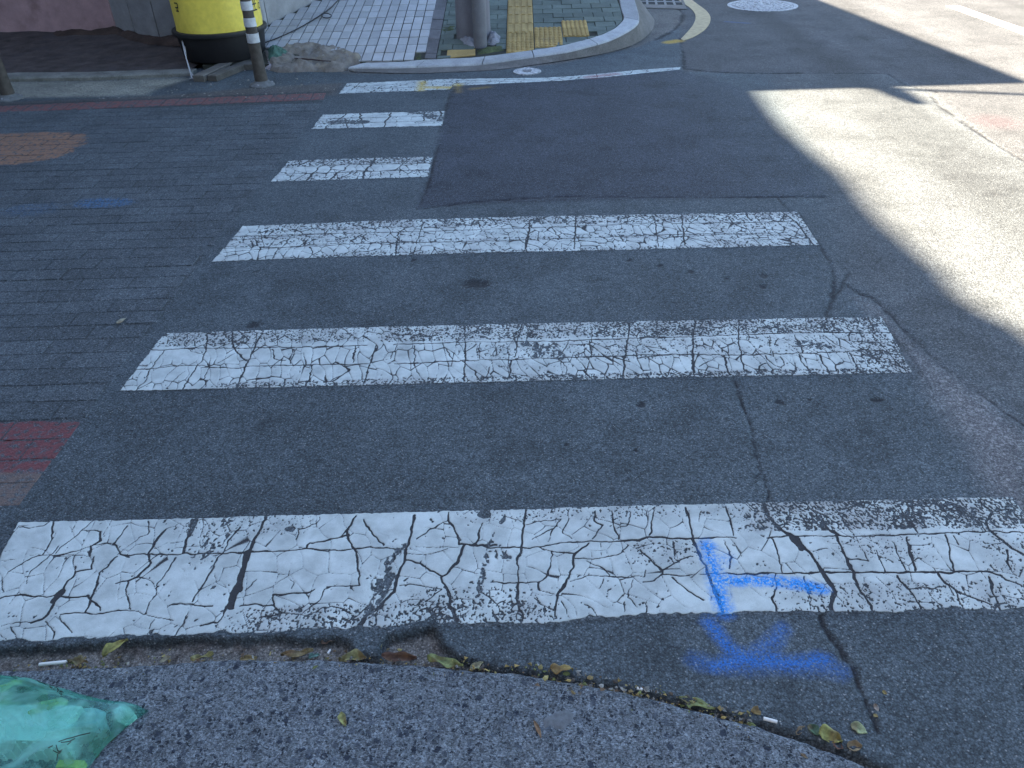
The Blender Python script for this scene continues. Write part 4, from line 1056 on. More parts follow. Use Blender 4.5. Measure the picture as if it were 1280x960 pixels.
xl0 = Q(559, 66)[0]; yl1 = Q(575, 61)[1]
field(border_x(by0) - .1, tx0, .03)
field(tx1, ki[:, 0].max() + .1, .0)
# yellow border tile left of the strip
put_paver([tuple(Q(557.5, 72)), tuple(Q(594.5, 70.5)), tuple(Q(594.5, 60.5)), tuple(Q(559, 61))], m_tactile, 'yellow_border_tile', .0, cl=True)

ncol, nrow = 21, 24
c0, c1, c2, c3 = rp(0, 0), rp(ncol, 0), rp(ncol, nrow), rp(0, nrow)
lowv = nrm_r * -.012
mbr = MB().add([c0 + lowv, c3 + lowv, c2 + lowv, c1 + lowv, (c0[0], c0[1], -.1), (c3[0], c3[1], -.05), (c2[0], c2[1], -.05), (c1[0], c1[1], -.05)],
               [(3, 2, 1, 0), (0, 1, 5, 4), (1, 2, 6, 5), (2, 3, 7, 6), (3, 0, 4, 7)])
ramp = struct(mbr.build('tiled_ramp', m_bed))
wl0, wl1 = PR(335, 30), PR(395, 0)
tile_mesh = []
axis = np.stack([np.array([1.0, 0, 0]), np.cross(nrm_r, np.array([1.0, 0, 0])), nrm_r], 1)
rotm = Matrix(np.stack([np.array([1.0, 0, 0]), dv - np.array([1.0, 0, 0]) * dv[0], nrm_r], 1).tolist())
for sh in range(3):
    t_ = TS - .0085 - sh * .001
    sk = dv[0] * t_
    v = []
    for zz_, inset in ((-.011, 0), (-.0015, 0), (0, .0015)):
        for a, b in ((0, 0), (1, 0), (1, 1), (0, 1)):
            q = np.array([-1.0, 0, 0]) * 0 + np.array([1.0, 0, 0]) * ((a - .5) * (t_ - 2 * inset)) + dv * ((b - .5) * (t_ + TSY - TS - .004 - 2 * inset)) + nrm_r * zz_
            v.append(tuple(q))
    me = mesh_from('tile', v, [(3, 2, 1, 0)] + [(i, (i + 1) % 4, (i + 1) % 4 + 4, i + 4) for i in range(4)] + [(4 + i, 4 + (i + 1) % 4, (i + 1) % 4 + 8, i + 8) for i in range(4)] + [(8, 9, 10, 11)])
    me.materials.append(m_tile); tile_mesh.append(me)
nt = 0
for j in range(0, nrow):
    for i in range(ncol):
        c = rp(i + .5, j + .5)
        if j == 0 and i == 0: continue
        xw = wl0[0] + (wl1[0] - wl0[0]) * (c[1] - wl0[1]) / (wl1[1] - wl0[1])
        if c[0] - .03 < xw: continue
        d = (c - np.array([0, 0, H])) @ M3; py = CY - F * d[1] / -d[2]; px = CX + F * d[0] / -d[2]
        if py < -50 or nt > 298: continue
        if px < 400 and py > 62: continue
        o = link('tile', tile_mesh[random.randrange(3)], None, ramp)
        o.location = Vector(c + nrm_r * random.uniform(-.002, .002)); nt += 1

# ------------------------------------------------------------------ irregular mounds (mortar, moss, soil)
def mound(name, poly_px, z0, h, mat, res=.02, parent=None, seed=1, rough=.5, round_=.06, freq=18, ramp=False, base=.012):
    poly = np.array([PR(x, y)[:2] for x, y in poly_px]) if ramp else PW(poly_px, z0)
    x0, y0 = poly.min(0) - res; x1, y1 = poly.max(0) + res
    X, Y = np.meshgrid(np.arange(x0, x1, res), np.arange(y0, y1, res))
    sd = sdf(X + .6 * res * (vnoise(X * 30, Y * 30, seed) - .5), Y + .6 * res * (vnoise(X * 30, Y * 30, seed + 1) - .5), [tuple(p) for p in poly])
    n = fbm(X * freq, Y * freq, seed, 4)
    Z = z0 - base + (h + base) * (1 - np.exp(-np.maximum(sd, 0) / round_)) * (1 - rough + rough * 2 * n)
    if ramp: Z = Z + plane_z(X, Y)
    me, u = grid_mesh(name, X, Y, Z, keep=sd > -res * .8)
    return link(name, me, mat, parent)
mortar = struct(mound('mortar_apron', [(326, 62), (345, 56.5), (375, 54.5), (405, 54), (425, 57), (440, 60), (452, 67), (463, 75), (458, 77.5), (440, 79), (433, 84), (430, 87), (410, 87.5), (385, 86), (360, 88), (345, 87), (335, 83)], -.004, .017, m_mortar, .010, None, 3, .55, .022, 12, True, .08))
pad = struct(mound('mortar_fillet', [(455, 77), (462, 74), (517, 75.5), (531, 75), (531, 77.2), (500, 78), (457, 79.3)], -.006, .010, m_mortar, .014, None, 5, .4, .02, 20, True))
mossp = mound('moss', [(516, 75), (530, 75), (531, 63), (519, 63.5)], -.014, .012, m_moss, .012, None, 2, .8, .03, 30, True); mossp['kind'] = 'stuff'
moss2 = mound('moss', [(595, 61), (612, 58), (631, 55), (631, 62), (612, 65), (596, 67)], -.006, .022, m_moss, .012, None, 4, .9, .04, 30, True); moss2['kind'] = 'stuff'
moss3 = mound('moss', [(548, 33), (572, 30), (574, 39), (549, 40)], -.010, .02, m_moss, .014, None, 6, .9, .04, 26, True); moss3['kind'] = 'stuff'

struct(mound('cement_patch', [(672, 896), (690, 886), (708, 883), (722, 890), (718, 903), (704, 914), (690, 908), (680, 912)], .0085, .0018, concrete('smooth_cement', (.125, .137, .148), grain=1.2, stain=.25, bscale=120), .004, None, 5, .3, .01, 30, False, .006))

# the verge in front of the house
ZV = .038
ve = PW([(-220, 101), (0, 97), (120, 95), (240, 89.5)], ZV)
vb = PW([(-220, 96), (0, 91.5), (120, 90), (238, 86)], ZV)
gxv = np.linspace(vb[0][0], vb[-1][0], 150)
yb = np.interp(gxv, vb[:, 0], vb[:, 1])
tt = np.linspace(0, 1, 70)[:, None]
Xv = np.repeat(gxv[None], 70, 0); Yv = yb[None] * (1 - tt) + (yb[None] + 2.2) * tt
Zv = ZV - .006 + .02 * (fbm(Xv * 6, Yv * 6, 2, 4) - .5) + .035 * sstep(.6, 1.6, Yv - yb[None])
me, _ = grid_mesh('verge', Xv, Yv, Zv)
verge = struct(link('verge', me, m_verge))
mb = MB()
for k in range(12):
    pass
n_e = 40
gxe = np.linspace(ve[0][0], ve[-1][0], n_e); yo = np.interp(gxe, ve[:, 0], ve[:, 1]); yi = np.interp(gxe, vb[:, 0], vb[:, 1]) + .005
v = []; f = []
for k in range(n_e):
    j = .006 * (vnoise(gxe[k] * 9, 1.1, 3) - .5)
    v += [(gxe[k], yo[k] + j, -.02), (gxe[k], yo[k] + j, ZV - .012), (gxe[k], yo[k] + .014 + j, ZV + j), (gxe[k], yi[k], ZV + .002 + j), (gxe[k], yi[k] + .002, 0)]
for k in range(n_e - 1): f += [(k * 5 + c, (k + 1) * 5 + c, (k + 1) * 5 + c + 1, k * 5 + c + 1) for c in range(4)]
f += [(0, 1, 2, 3, 4), tuple((n_e - 1) * 5 + c for c in (4, 3, 2, 1, 0))]
edging = struct(MB().add(v, f).build('verge_edging', m_edging))
berm = mound('soil', [(60, 42), (140, 38), (150, 36), (175, 42), (195, 47), (240, 47), (238, 56), (215, 56), (185, 54), (160, 49), (140, 44), (70, 46)], ZV + .025, .05, m_soil, .025, None, 2, .6, .07, 12); berm['kind'] = 'stuff'

# ------------------------------------------------------------------ house behind the verge (two-tone walls, flat roof)
HH = 5.0
S1, S2 = P(945, 114), P(1280, 104); S3, S4 = P(1025, 0), P(1280, 100)
def up(s, h): return np.array([s[0] - DX * h, s[1] - DY * h])
r1, r2, r3, r4 = up(S1, HH), up(S2, HH), up(S3, HH), up(S4, HH)
def cross(a, b, c, d):
    A = np.array([b - a, c - d]).T; t = np.linalg.solve(A, c - a); return a + (b - a) * t[0]
corner = cross(r1, r2, r3, r4)
fx = (r1 - r2) / np.linalg.norm(r1 - r2); fy = (r3 - r4) / np.linalg.norm(r3 - r4)
house = empty('house', (-5.5, 9.5, 0), 'two-tone house with a dull pink wall and a bare grey wall behind the yellow-wrapped tub', 'house')
HL = (-5.5, 9.5, 0)
def wall_piece(name, a, b, h, mat, thick=.18, z0=-.05, label=None):
    a = np.array(a[:2]); b = np.array(b[:2]); t = (b - a) / np.linalg.norm(b - a); n = np.array([-t[1], t[0]]) * thick
    o = shift(MB().prism([tuple(a), tuple(b), tuple(b + n), tuple(a + n)], z0, h, .0).build(name, mat, house), HL)
    if label: o['label'] = label
    return o
w0 = P(-300, 40, ZV + .05); w1 = P(145, 38.5, ZV + .03)
g0 = P(146.5, 38.5, ZV + .03); g1 = P(170, 45, ZV + .02); g2 = P(200.5, 50.5, ZV); g3 = P(255, 50, ZV); g4 = PR(316, 45)
e0 = PR(335, 30, .0); e1 = PR(395, 0, .0); e2 = e1 + (e1 - e0) / np.linalg.norm(e1 - e0) * 3.5
top = HH - .2
def gapped(a, b, g=.006):
    t = (b - a) / np.linalg.norm(b - a); return a + t * g, b - t * g
wall_piece('wall', w0, w1, top, m_wallpink, label='dull pink rendered wall')
for a, b in ((g0, g1), (g1, g2), (g2, g3), (g3, g4)):
    a_, b_ = gapped(a, b); wall_piece('wall_panel', a_, b_, top, m_wallgrey)
g4b = g4 + (e0 - g4) / np.linalg.norm(e0 - g4) * .01
for a, b in ((g4b, e0), (e0, e1), (e1, e2)):
    a_, b_ = gapped(a, b); wall_piece('wall_panel', a_, b_, 1.9, m_wallgrey)
mbw = MB()
for a, b in ((w0, w1), (g0, g1), (g1, g2), (g2, g3), (g3, g4)):
    a = np.array(a[:2]); b = np.array(b[:2]); t = (b - a) / np.linalg.norm(b - a); n = np.array([-t[1], t[0]])
    mbw.prism([tuple(a + n * .10), tuple(b + n * .10), tuple(b + n * .16), tuple(a + n * .16)], -.05, top - .02)
shift(mbw.build('inner_wall', m_wallgrey, house), HL)
back = corner + fy * 8; left = corner + fx * 6.4
rc = [tuple(left), tuple(corner), tuple(back), tuple(left + fy * 8)]
shift(MB().prism(rc, top + .004, HH).build('roof', m_build, house), HL)  # unseen slab, shaped so that its edges cast the far shade

# unseen block added off the left edge so that its shade covers the crossing
XB, YB0, YB1 = -9.6, -4.0, 12.0
edge_px = [(1300, 425), (1280, 412), (1250, 398), (1215, 378), (1196, 358), (1186, 343), (1168, 330), (1140, 305), (1115, 285), (1092, 262), (1074, 238), (1058, 220), (1030, 200), (1005, 180), (985, 164), (965, 140), (952, 122), (945, 112), (938, 104)]
prof = []
for px, py in edge_px:
    s = P(px, py); h = (s[0] - XB) / DX; prof.append((s[1] - DY * h, h))
prof.sort()
block = empty('unseen_shade_block', (XB - 3, 4, 0), 'unseen pale block added beyond the left edge to shade the crossing', 'building')
BLK = (XB - 3, 4, 0)
hmin = min(p[1] for p in prof) - .6
shift(MB().box(XB - 6, YB0, -.1, XB - .004, YB1, hmin).build('wall', m_build, block), BLK)
pts = [(YB0, prof[0][1])] + prof + [(YB1, prof[-1][1])]
v = []; f = []
for y, h in pts: v += [(XB, y, hmin - .01), (XB, y, h), (XB - .3, y, h), (XB - .3, y, hmin - .01)]
for k in range(len(pts) - 1): f += [(k * 4 + c, (k + 1) * 4 + c, (k + 1) * 4 + (c + 1) % 4, k * 4 + (c + 1) % 4) for c in range(4)]
f += [(3, 2, 1, 0), tuple((len(pts) - 1) * 4 + c for c in range(4))]
shift(MB().add(v, f).build('shade_edge', m_build, block), BLK)  # top line shaped to cast the wavy border of the shade
for fl in range(3):
    for k in range(5):
        y = YB0 + 1.6 + k * 3.2; z = 1.2 + fl * 2.9
        w = shift(MB().box(XB - .02, y, z, XB + .05, y + 1.5, z + 1.3).build('window', m_frame, block), BLK)
        g_ = MB().box(XB + .052, y + .07, z + .07, XB + .058, y + 1.43, z + 1.23).build('pane', m_glass, w); g_.matrix_parent_inverse = (w.matrix_parent_inverse @ Matrix.Identity(4)).copy(); g_.matrix_parent_inverse = Matrix.Identity(4)

# unseen building added behind the viewpoint to cut the sky light
sky_block = empty('sky_block_building', (-2, -4, 0), 'unseen dark grey building added behind the near pavement to hold back sky light', 'building')
SL = (-2, -4, 0)
m_brickw = concrete('dark_grey_render', (.11, .11, .11), grain=.6, stain=.2)
shift(MB().box(-9, -8, -.1, 3.4, -2.3, 8.5).build('wall', m_brickw, sky_block), SL)
shift(MB().box(-9.2, -8.2, 8.504, 3.6, -2.1, 8.7).build('roof', m_brickw, sky_block), SL)
for k in range(4):
    w = shift(MB().box(-8 + k * 3, -2.298, 1.0, -6.2 + k * 3, -2.24, 2.4).build('window', m_frame, sky_block), SL)
    MB().box(-7.9 + k * 3, -2.238, 1.1, -6.3 + k * 3, -2.23, 2.3).build('pane', m_glass, w)

# unseen cable and tapered body added above the house only to cast shadows
ca_, cb_ = up(P(1150, 112.5), 6.0), up(P(1290, 118.5), 6.0); d_ = (cb_ - ca_) / np.linalg.norm(cb_ - ca_)
mb = MB(); pa = ca_ - d_ * 3; pb = ca_ + d_ * 14
mb.tube([(*(pa + (pb - pa) * k / 10), 6.0 - .0 * k) for k in range(11)], .032, 6)
tag(mb.build('shadow_cable', m_cable), 'unseen black cable added above the house to cast a thin shadow line', 'cable')
la, lb = up(P(1098, 106), 5.6), up(P(1152, 130.5), 5.6)
caster = empty('shadow_caster', (*la, 5.6), 'unseen tapered body added above the house to cast a small blotch of shadow', 'shadow caster')
hd = MB().tube([(*(la + (lb - la) * t), 5.6) for t in (.0, .12, .3, .55, .8, .95, 1.0)], [.03, .06, .075, .07, .05, .045, .02], 10).build('shadow_body', m_steel, caster); shift(hd, (*la, 5.6))
ar = MB().tube([(*(la + np.array([-.6, .5])), HH), (*(la + np.array([-.45, .4])), 5.3), (*(la + (lb - la) * .02), 5.6)], .03, 8).build('arm', m_steel, caster); shift(ar, (*la, 5.6))

# ------------------------------------------------------------------ poles
pole_w = PR(592, 44); pipe_w = PR(600.5, 56); pole_c = pole_w[:2]; pipe_c = pipe_w[:2]
pole = empty('utility_pole', (*pole_c, pole_w[2]), 'thick round concrete utility pole with a crumbling cement foot on the paving', 'utility pole')
PL = tuple(pole_w)
shift(MB().lathe([(.166, -.15), (.164, .0), (.162, .1), (.145, 2.2), (.14, 3.05)], 40, tuple(pole_w)).build('shaft', m_pole, pole, True), PL)
shift(mound('cement_foot', [(572, 44), (580, 42), (593, 44), (595, 58), (588, 58), (580, 55), (574, 50)], -.004, .05, m_lump, .012, pole, 3, .8, .03, 22, True), PL)
shift(mound('cement_foot', [(609, 42), (618, 40), (627, 46), (625, 54), (616, 55), (608, 54)], -.004, .05, m_lump, .012, pole, 7, .8, .03, 22, True), PL)
pipe = empty('conduit_pipe', tuple(pipe_w), 'slim grey conduit pipe standing close in front of the thick pole', 'pipe')
shift(MB().lathe([(.062, -.15), (.062, .004), (.063, .25), (.063, 2.9)], 28, tuple(pipe_w)).build('tube', m_pipe, pipe, True), tuple(pipe_w))
shift(MB().lathe([(.064, .9), (.067, .905), (.067, .93), (.064, .935)], 28, tuple(pipe_w), False).build('strap', m_steel, pipe, True), tuple(pipe_w))

# ------------------------------------------------------------------ yellow-wrapped tub
tc = P(284, 76)[:2]; TL = (*tc, 0)
def z_at(px, py, xy):
    d = ray(px, py); t = xy[1] / d[1]; return H + d[2] * t
zb, zr = .055, z_at(279, 33, tc)
D_t = np.linalg.norm(P(284, 76) - np.array([0, 0, H]))
rb, rr_ = .355, .405
tub = empty('planter_tub', TL, 'black rubber tub with a tall yellow sheet wrapped round its upper part', 'tub')
shift(MB().lathe([(rb, zb), (rb + .01, zb + .02), (rr_ - .012, zr - .03), (rr_ - .012, zr + .004), (rr_ - .035, zr + .004), (rr_ - .05, zb + .2)], 56, (*tc, 0)).build('tub_body', m_rubber, tub, True), TL)
shift(MB().lathe([(rr_ - .014, zr - .034), (rr_ + .010, zr - .030), (rr_ + .016, zr - .012), (rr_ + .012, zr + .004), (rr_ - .02, zr + .006)], 56, (*tc, 0), False).build('rim', m_rim, tub, True), TL)
ry = rr_ - .026
mb = MB(); n = 64
zs = [zr - .0, zr + .05, zr + .25, zr + .5, zr + .75, zr + .9]
v = []; f = []
for j, z in enumerate(zs):
    for k in range(n):
        a = 2 * math.pi * k / n; r = ry + .004 * math.sin(3 * a + 1) + .003 * math.sin(7 * a + z * 3) + (.006 * math.sin(5 * a) if j > 0 else 0)
        v.append((tc[0] + r * math.cos(a), tc[1] + r * math.sin(a), z))
f = [(j * n + k, j * n + (k + 1) % n, (j + 1) * n + (k + 1) % n, (j + 1) * n + k) for j in range(len(zs) - 1) for k in range(n)] + [tuple((len(zs) - 1) * n + k for k in range(n))]
shift(mb.add(v, f).build('yellow_wrap', m_yellow, tub, True), TL)
def on_tub(px, py):
    d = ray(px, py); o = np.array([0, 0, H]); a = d[0] ** 2 + d[1] ** 2; b = 2 * (d[0] * (o[0] - tc[0]) + d[1] * (o[1] - tc[1])); c = (o[0] - tc[0]) ** 2 + (o[1] - tc[1]) ** 2 - (ry + .01) ** 2
    q = b * b - 4 * a * c
    if q < 0: return None
    p = o + d * ((-b - math.sqrt(q)) / (2 * a)); return math.atan2(p[1] - tc[1], p[0] - tc[0]), p[2]
def glyphs(a0, z0, sx_, sz_, strokes, w=.011):
    """strokes in a unit square laid on the curved sheet, read from outside"""
    mb = MB(); R_ = ry + .014
    for x0, y0, x1, y1 in strokes:
        L_ = math.hypot((x1 - x0) * sx_, (y1 - y0) * sz_); n_s = max(2, int(L_ / .015) + 1)
        nx, nz = -(y1 - y0) * sz_ / L_, (x1 - x0) * sx_ / L_
        v = []
        for k in range(n_s + 1):
            t = k / n_s; s = (x0 + (x1 - x0) * t) * sx_; z = z0 + (y0 + (y1 - y0) * t) * sz_
            for e in (-1, 1):
                a = a0 + (s + e * nx * w / 2) / R_; v.append((tc[0] + R_ * math.cos(a), tc[1] + R_ * math.sin(a), z + e * nz * w / 2))
        mb.add(v, [(2 * k, 2 * k + 2, 2 * k + 3, 2 * k + 1) for k in range(n_s)])
    return shift(mb.build('lettering', m_ink, tub), TL)
a_p, z_p = on_tub(316.5, 15.5)
PO = [(.05, 1, .95, 1), (.3, 1, .3, .55), (.7, 1, .7, .55), (.05, .55, .95, .55), (.5, .55, .5, .12), (0, .12, 1, .12)]      # the syllable read on the sheet
glyphs(a_p, z_p, .075, .115, PO)
JANG = [(.0, 1, .5, 1), (.27, 1, .0, .6), (.27, .85, .52, .6), (.75, 1.05, .75, .55), (.75, .8, 1, .8), (.25, .4, .65, .4), (.65, .4, .8, .2), (.8, .2, .65, .02), (.65, .02, .25, .02), (.25, .02, .12, .2), (.12, .2, .25, .4)]
glyphs(a_p + .105 / ry, z_p + .012, .075, .115, JANG, .009)
q = on_tub(222.5, 19.5)
if q: glyphs(q[0] - .02, q[1] + .03, .045, .07, [(0, 1, .9, 1), (.9, 1, .9, .55), (0, .5, 1, .5), (.5, .5, .5, .1), (.1, .1, .9, .1)], .010)

for k, pts in enumerate(([(224.5, 40), (228, 52), (231, 66), (236, 84), (240, 98.5)], [(225.5, 42), (231, 58), (232.5, 72), (238, 90), (243.5, 97)])):
    w3 = []
    for i, (px, py) in enumerate(pts):
        t = i / (len(pts) - 1); g = P(240 + k * 2, 99); a = math.atan2(-.75, -.66); rim_p = np.array([tc[0] + (rr_ + .02) * math.cos(a) * 1.0, tc[1] + (rr_ + .02) * math.sin(a) * .5])
        xy = rim_p * (1 - t) + g[:2] * t; d = ray(px, py); tt_ = xy[1] / d[1]; w3.append((d[0] * tt_, xy[1], max(.006, H + d[2] * tt_)))
    c_ = MB().tube(w3, .0055, 6).build('cord', m_cord, None, True)
    tag(c_, ['longer white cord hanging from the tub rim down to the road', 'shorter white cord twisted beside the longer one below the tub rim'][k], 'cord', 'white cords hanging off the tub')
fr = P(243, 99); mbp = MB().tube([tuple(fr + np.array([-.04 + .02 * k, .01 * math.sin(k * 2), .006])) for k in range(6)], .006, 6)
tag(mbp.build('cord', m_cord, None, True), 'loose white cord end lying on the road below the tub', 'cord', 'white cords hanging off the tub')

def timber(front, back, wd, ht, name, label):
    a, b = P(*front), P(*back); d = (b - a)[:2]; L_ = np.linalg.norm(d); d /= L_; n = np.array([-d[1], d[0]])
    o = MB().box(-wd / 2, 0, 0, wd / 2, max(L_, .62), ht, .006).build(name, m_timber)
    o.location = (*a[:2], .002); o.rotation_euler = (0, 0, math.atan2(d[1], d[0]) - math.pi / 2)
    return tag(o, label, 'timber', 'timbers under the tub')
timber((249, 102.5), (275, 90), .10, .052, 'timber_block', 'grey timber with its sawn end showing, left one under the tub')
timber((266, 102), (300, 88), .085, .050, 'timber_block', 'longer grey timber right of the sawn end, under the front of the tub')
timber((312, 88), (325, 80), .09, .050, 'timber_block', 'timber at the right under the tub, behind the striped bollard')

# ------------------------------------------------------------------ bollards
def bollard(px, py, label, proto=None):
    c = P(px, py)
    t = empty('bollard', tuple(c), label, 'bollard', 'striped bollards along the side street')
    if proto:
        for ch in proto.children:
            d = ch.copy(); COL.objects.link(d); d.parent = t
        return t
    MB().lathe([(.105, -.003), (.105, .006), (.098, .014), (.07, .024), (.062, .034), (.058, .04)], 28).build('base', m_base, t, True)
    MB().lathe([(.052, .025), (.054, .05), (.050, .12), (.0445, .45), (.042, .70), (.040, .735), (.030, .75)], 28).build('post', m_post, t, True)
    r = lambda z: .0545 + (z - .03) * (.0428 - .054) / .67
    for px_, z0, z1 in ((0, .335, .405), (1, .455, .52), (2, .575, .64)):
        MB().lathe([(r(z0) - .001, z0), (r(z0) + .0012, z0 + .001), (r(z1) + .0012, z1 - .001), (r(z1) - .001, z1)], 28, (0, 0, 0), False).build('reflective_band', m_band, t, True)
    for a in (.4, 2.5, 4.6): MB().lathe([(.009, .010), (.009, .022), (.005, .025)], 8, (.083 * math.cos(a), .083 * math.sin(a), 0)).build('bolt', m_steel, t)
    return t
b1 = bollard(328, 106.5, 'striped bollard with white bands in front of the yellow-wrapped tub')
bollard(12, 123.5, 'bollard cut by the left edge, beside the pale gutter and the verge', b1)

# ------------------------------------------------------------------ small things round the tub
rag = mound('green_rag', [(334, 63), (342, 60), (352, 62), (361, 66), (356, 71), (346, 76), (336, 76)], .012, .055, m_cloth, .008, None, 4, .9, .04, 22, True)
tag(rag, 'crumpled green rag lying between the tub and the mortar', 'rag')
for k, (pl, lb) in enumerate((([(330, 80), (337, 77), (345, 80), (344, 86), (336, 88), (330, 86)], 'pale crumpled scrap behind the foot of the striped bollard'), ([(303, 85), (308, 84), (309, 88), (304, 89)], 'small pale scrap left of the striped bollard under the tub'), ([(291, 90), (295, 89), (296, 92), (291, 92.5)], 'tiny white scrap on the road in front of the longer timber'))):
    tag(mound('rubbish_scrap', pl, .0, .06 if k == 0 else .03, m_debris, .008, None, k + 2, .9, .025, 28), lb, 'rubbish', 'scraps by the tub')
cab = [(330, 53.5), (342, 49.5), (355, 44), (370, 37), (387, 27.5), (402, 18), (413, 10), (419, 4), (424, -1), (430, -8)]
mb = MB().tube([tuple(PR(x, y, .012)) for x, y in smooth_px(cab, 5)], .0058, 7)
lp = [(402, 17.5), (405, 16.6), (410, 17), (414, 19), (413, 21.5), (409, 22.4), (404, 21.5), (402.5, 19.5), (404, 17)]
mb.tube([tuple(PR(x, y, .022)) for x, y in smooth_px(lp, 4)], .005, 7)
tag(mb.build('cable', m_cable, None, True), 'black cable with a small loop lying across the white tiles', 'cable')
twig = MB().tube([tuple(PR(x, y, .028)) for x, y in ((368, 73), (380, 73.5), (392, 74.5), (403, 76), (414, 76.5))], [.004, .006, .006, .005, .003], 6)
tag(twig.build('twig', plain('dark_twig', (.05, .03, .03), .9), None, True), 'dark thin twig lying across the mortar patch', 'twig')

# ------------------------------------------------------------------ ironwork in the road
def cover(name, px, py, rx, label, cat, knobs):
    c = P(px, py); r = abs(P(px + rx, py)[0] - c[0])
    t = empty(name, tuple(c), label, cat)
    MB().lathe([(r * 1.06, -.004), (r * 1.06, .007), (r * .94, .007), (r * .94, .002)], 48).build('frame', m_cover, t, True)
    MB().lathe([(r * .92, -.004), (r * .92, .006), (r * .90, .008)], 48).build('lid', m_cover, t, True)
    return t, c, r
mh, c, r = cover('manhole_cover', 953, 7.2, 42, 'large round manhole cover with a pale worn pattern on the main road', 'manhole cover', 0)
mb = MB()
for rg, nn in ((.80, 22), (.64, 18), (.48, 13), (.32, 9), (.16, 4)):
    for k in range(nn):
        a0 = 2 * math.pi * (k + .12) / nn; a1 = 2 * math.pi * (k + .80) / nn
        mb.prism([(r * rg * math.cos(a0), r * rg * math.sin(a0)), (r * (rg + .10) * math.cos(a0), r * (rg + .10) * math.sin(a0)), (r * (rg + .10) * math.cos(a1), r * (rg + .10) * math.sin(a1)), (r * rg * math.cos(a1), r * rg * math.sin(a1))][::1], .006, .013, .002)
st_ = mb.build('raised_pattern', m_cover, mh); st_['kind'] = 'stuff'
MB().lathe([(r * .905, .0062), (r * .935, .0062)], 48, (0, 0, 0), False).build('joint', m_iron, mh)
vc_, c, r = cover('valve_cover', 659, 89.8, 16.5, 'small round valve cover with two notches beside the far white line', 'valve cover', 0)
MB().lathe([(r * .90, .0062), (r * .95, .0062)], 48, (0, 0, 0), False).build('joint', m_iron, vc_)
MB().box(-r * .35, r * .10, .006, r * .35, r * .28, .012, .002).build('raised_bar', m_iron, vc_)
MB().box(-r * .28, -r * .30, .006, r * .28, -r * .18, .012, .002).build('raised_bar', m_iron, vc_)
MB().box(-r * .35, -r * 1.13, -.002, r * .35, -r * .86, .010, .002).build('hinge', m_cover, vc_)
MB().box(-r * .25, r * .88, -.002, r * .25, r * 1.1, .010, .002).build('hinge', m_cover, vc_)
g = [P(x, y)[:2] for x, y in ((798, 7.4), (856, 8.8), (846, -14), (797, -14))]
gc = np.mean(g, 0); drain = empty('drain_grate', (*gc, 0), 'rectangular cast iron drain grate between the kerb corner and the yellow line', 'drain grate')
GL = (*gc, 0)
bil = lambda u, v_: tuple((g[0] * (1 - u) + g[1] * u) * (1 - v_) + (g[3] * (1 - u) + g[2] * u) * v_)
def gbar(u0, u1, v0, v1, nm, z1): return shift(MB().prism([bil(u0, v0), bil(u1, v0), bil(u1, v1), bil(u0, v1)], -.01, z1, .002).build(nm, m_iron if nm == 'bar' else m_gutter, drain), GL)
gbar(-.02, 1.02, -.12, .06, 'frame_bar', .008); gbar(-.02, 1.02, .94, 1.05, 'frame_bar', .008); gbar(-.03, .03, .062, .938, 'frame_bar', .008); gbar(.97, 1.03, .062, .938, 'frame_bar', .008)
shift(MB().prism([bil(.02, .05), bil(.98, .05), bil(.98, .95), bil(.02, .95)], -.015, .001).build('pit_shade', plain('drain_shade', (.008, .008, .009), .9), drain), GL)  # near-black plate paints the shade inside the drain opening
for k in range(1, 5): gbar(k / 5 - .025, k / 5 + .025, .062, .938, 'bar', .0065)
for k in range(1, 6): gbar(.032, .968, .062 + k * .15, .062 + k * .15 + .05, 'bar', .005)

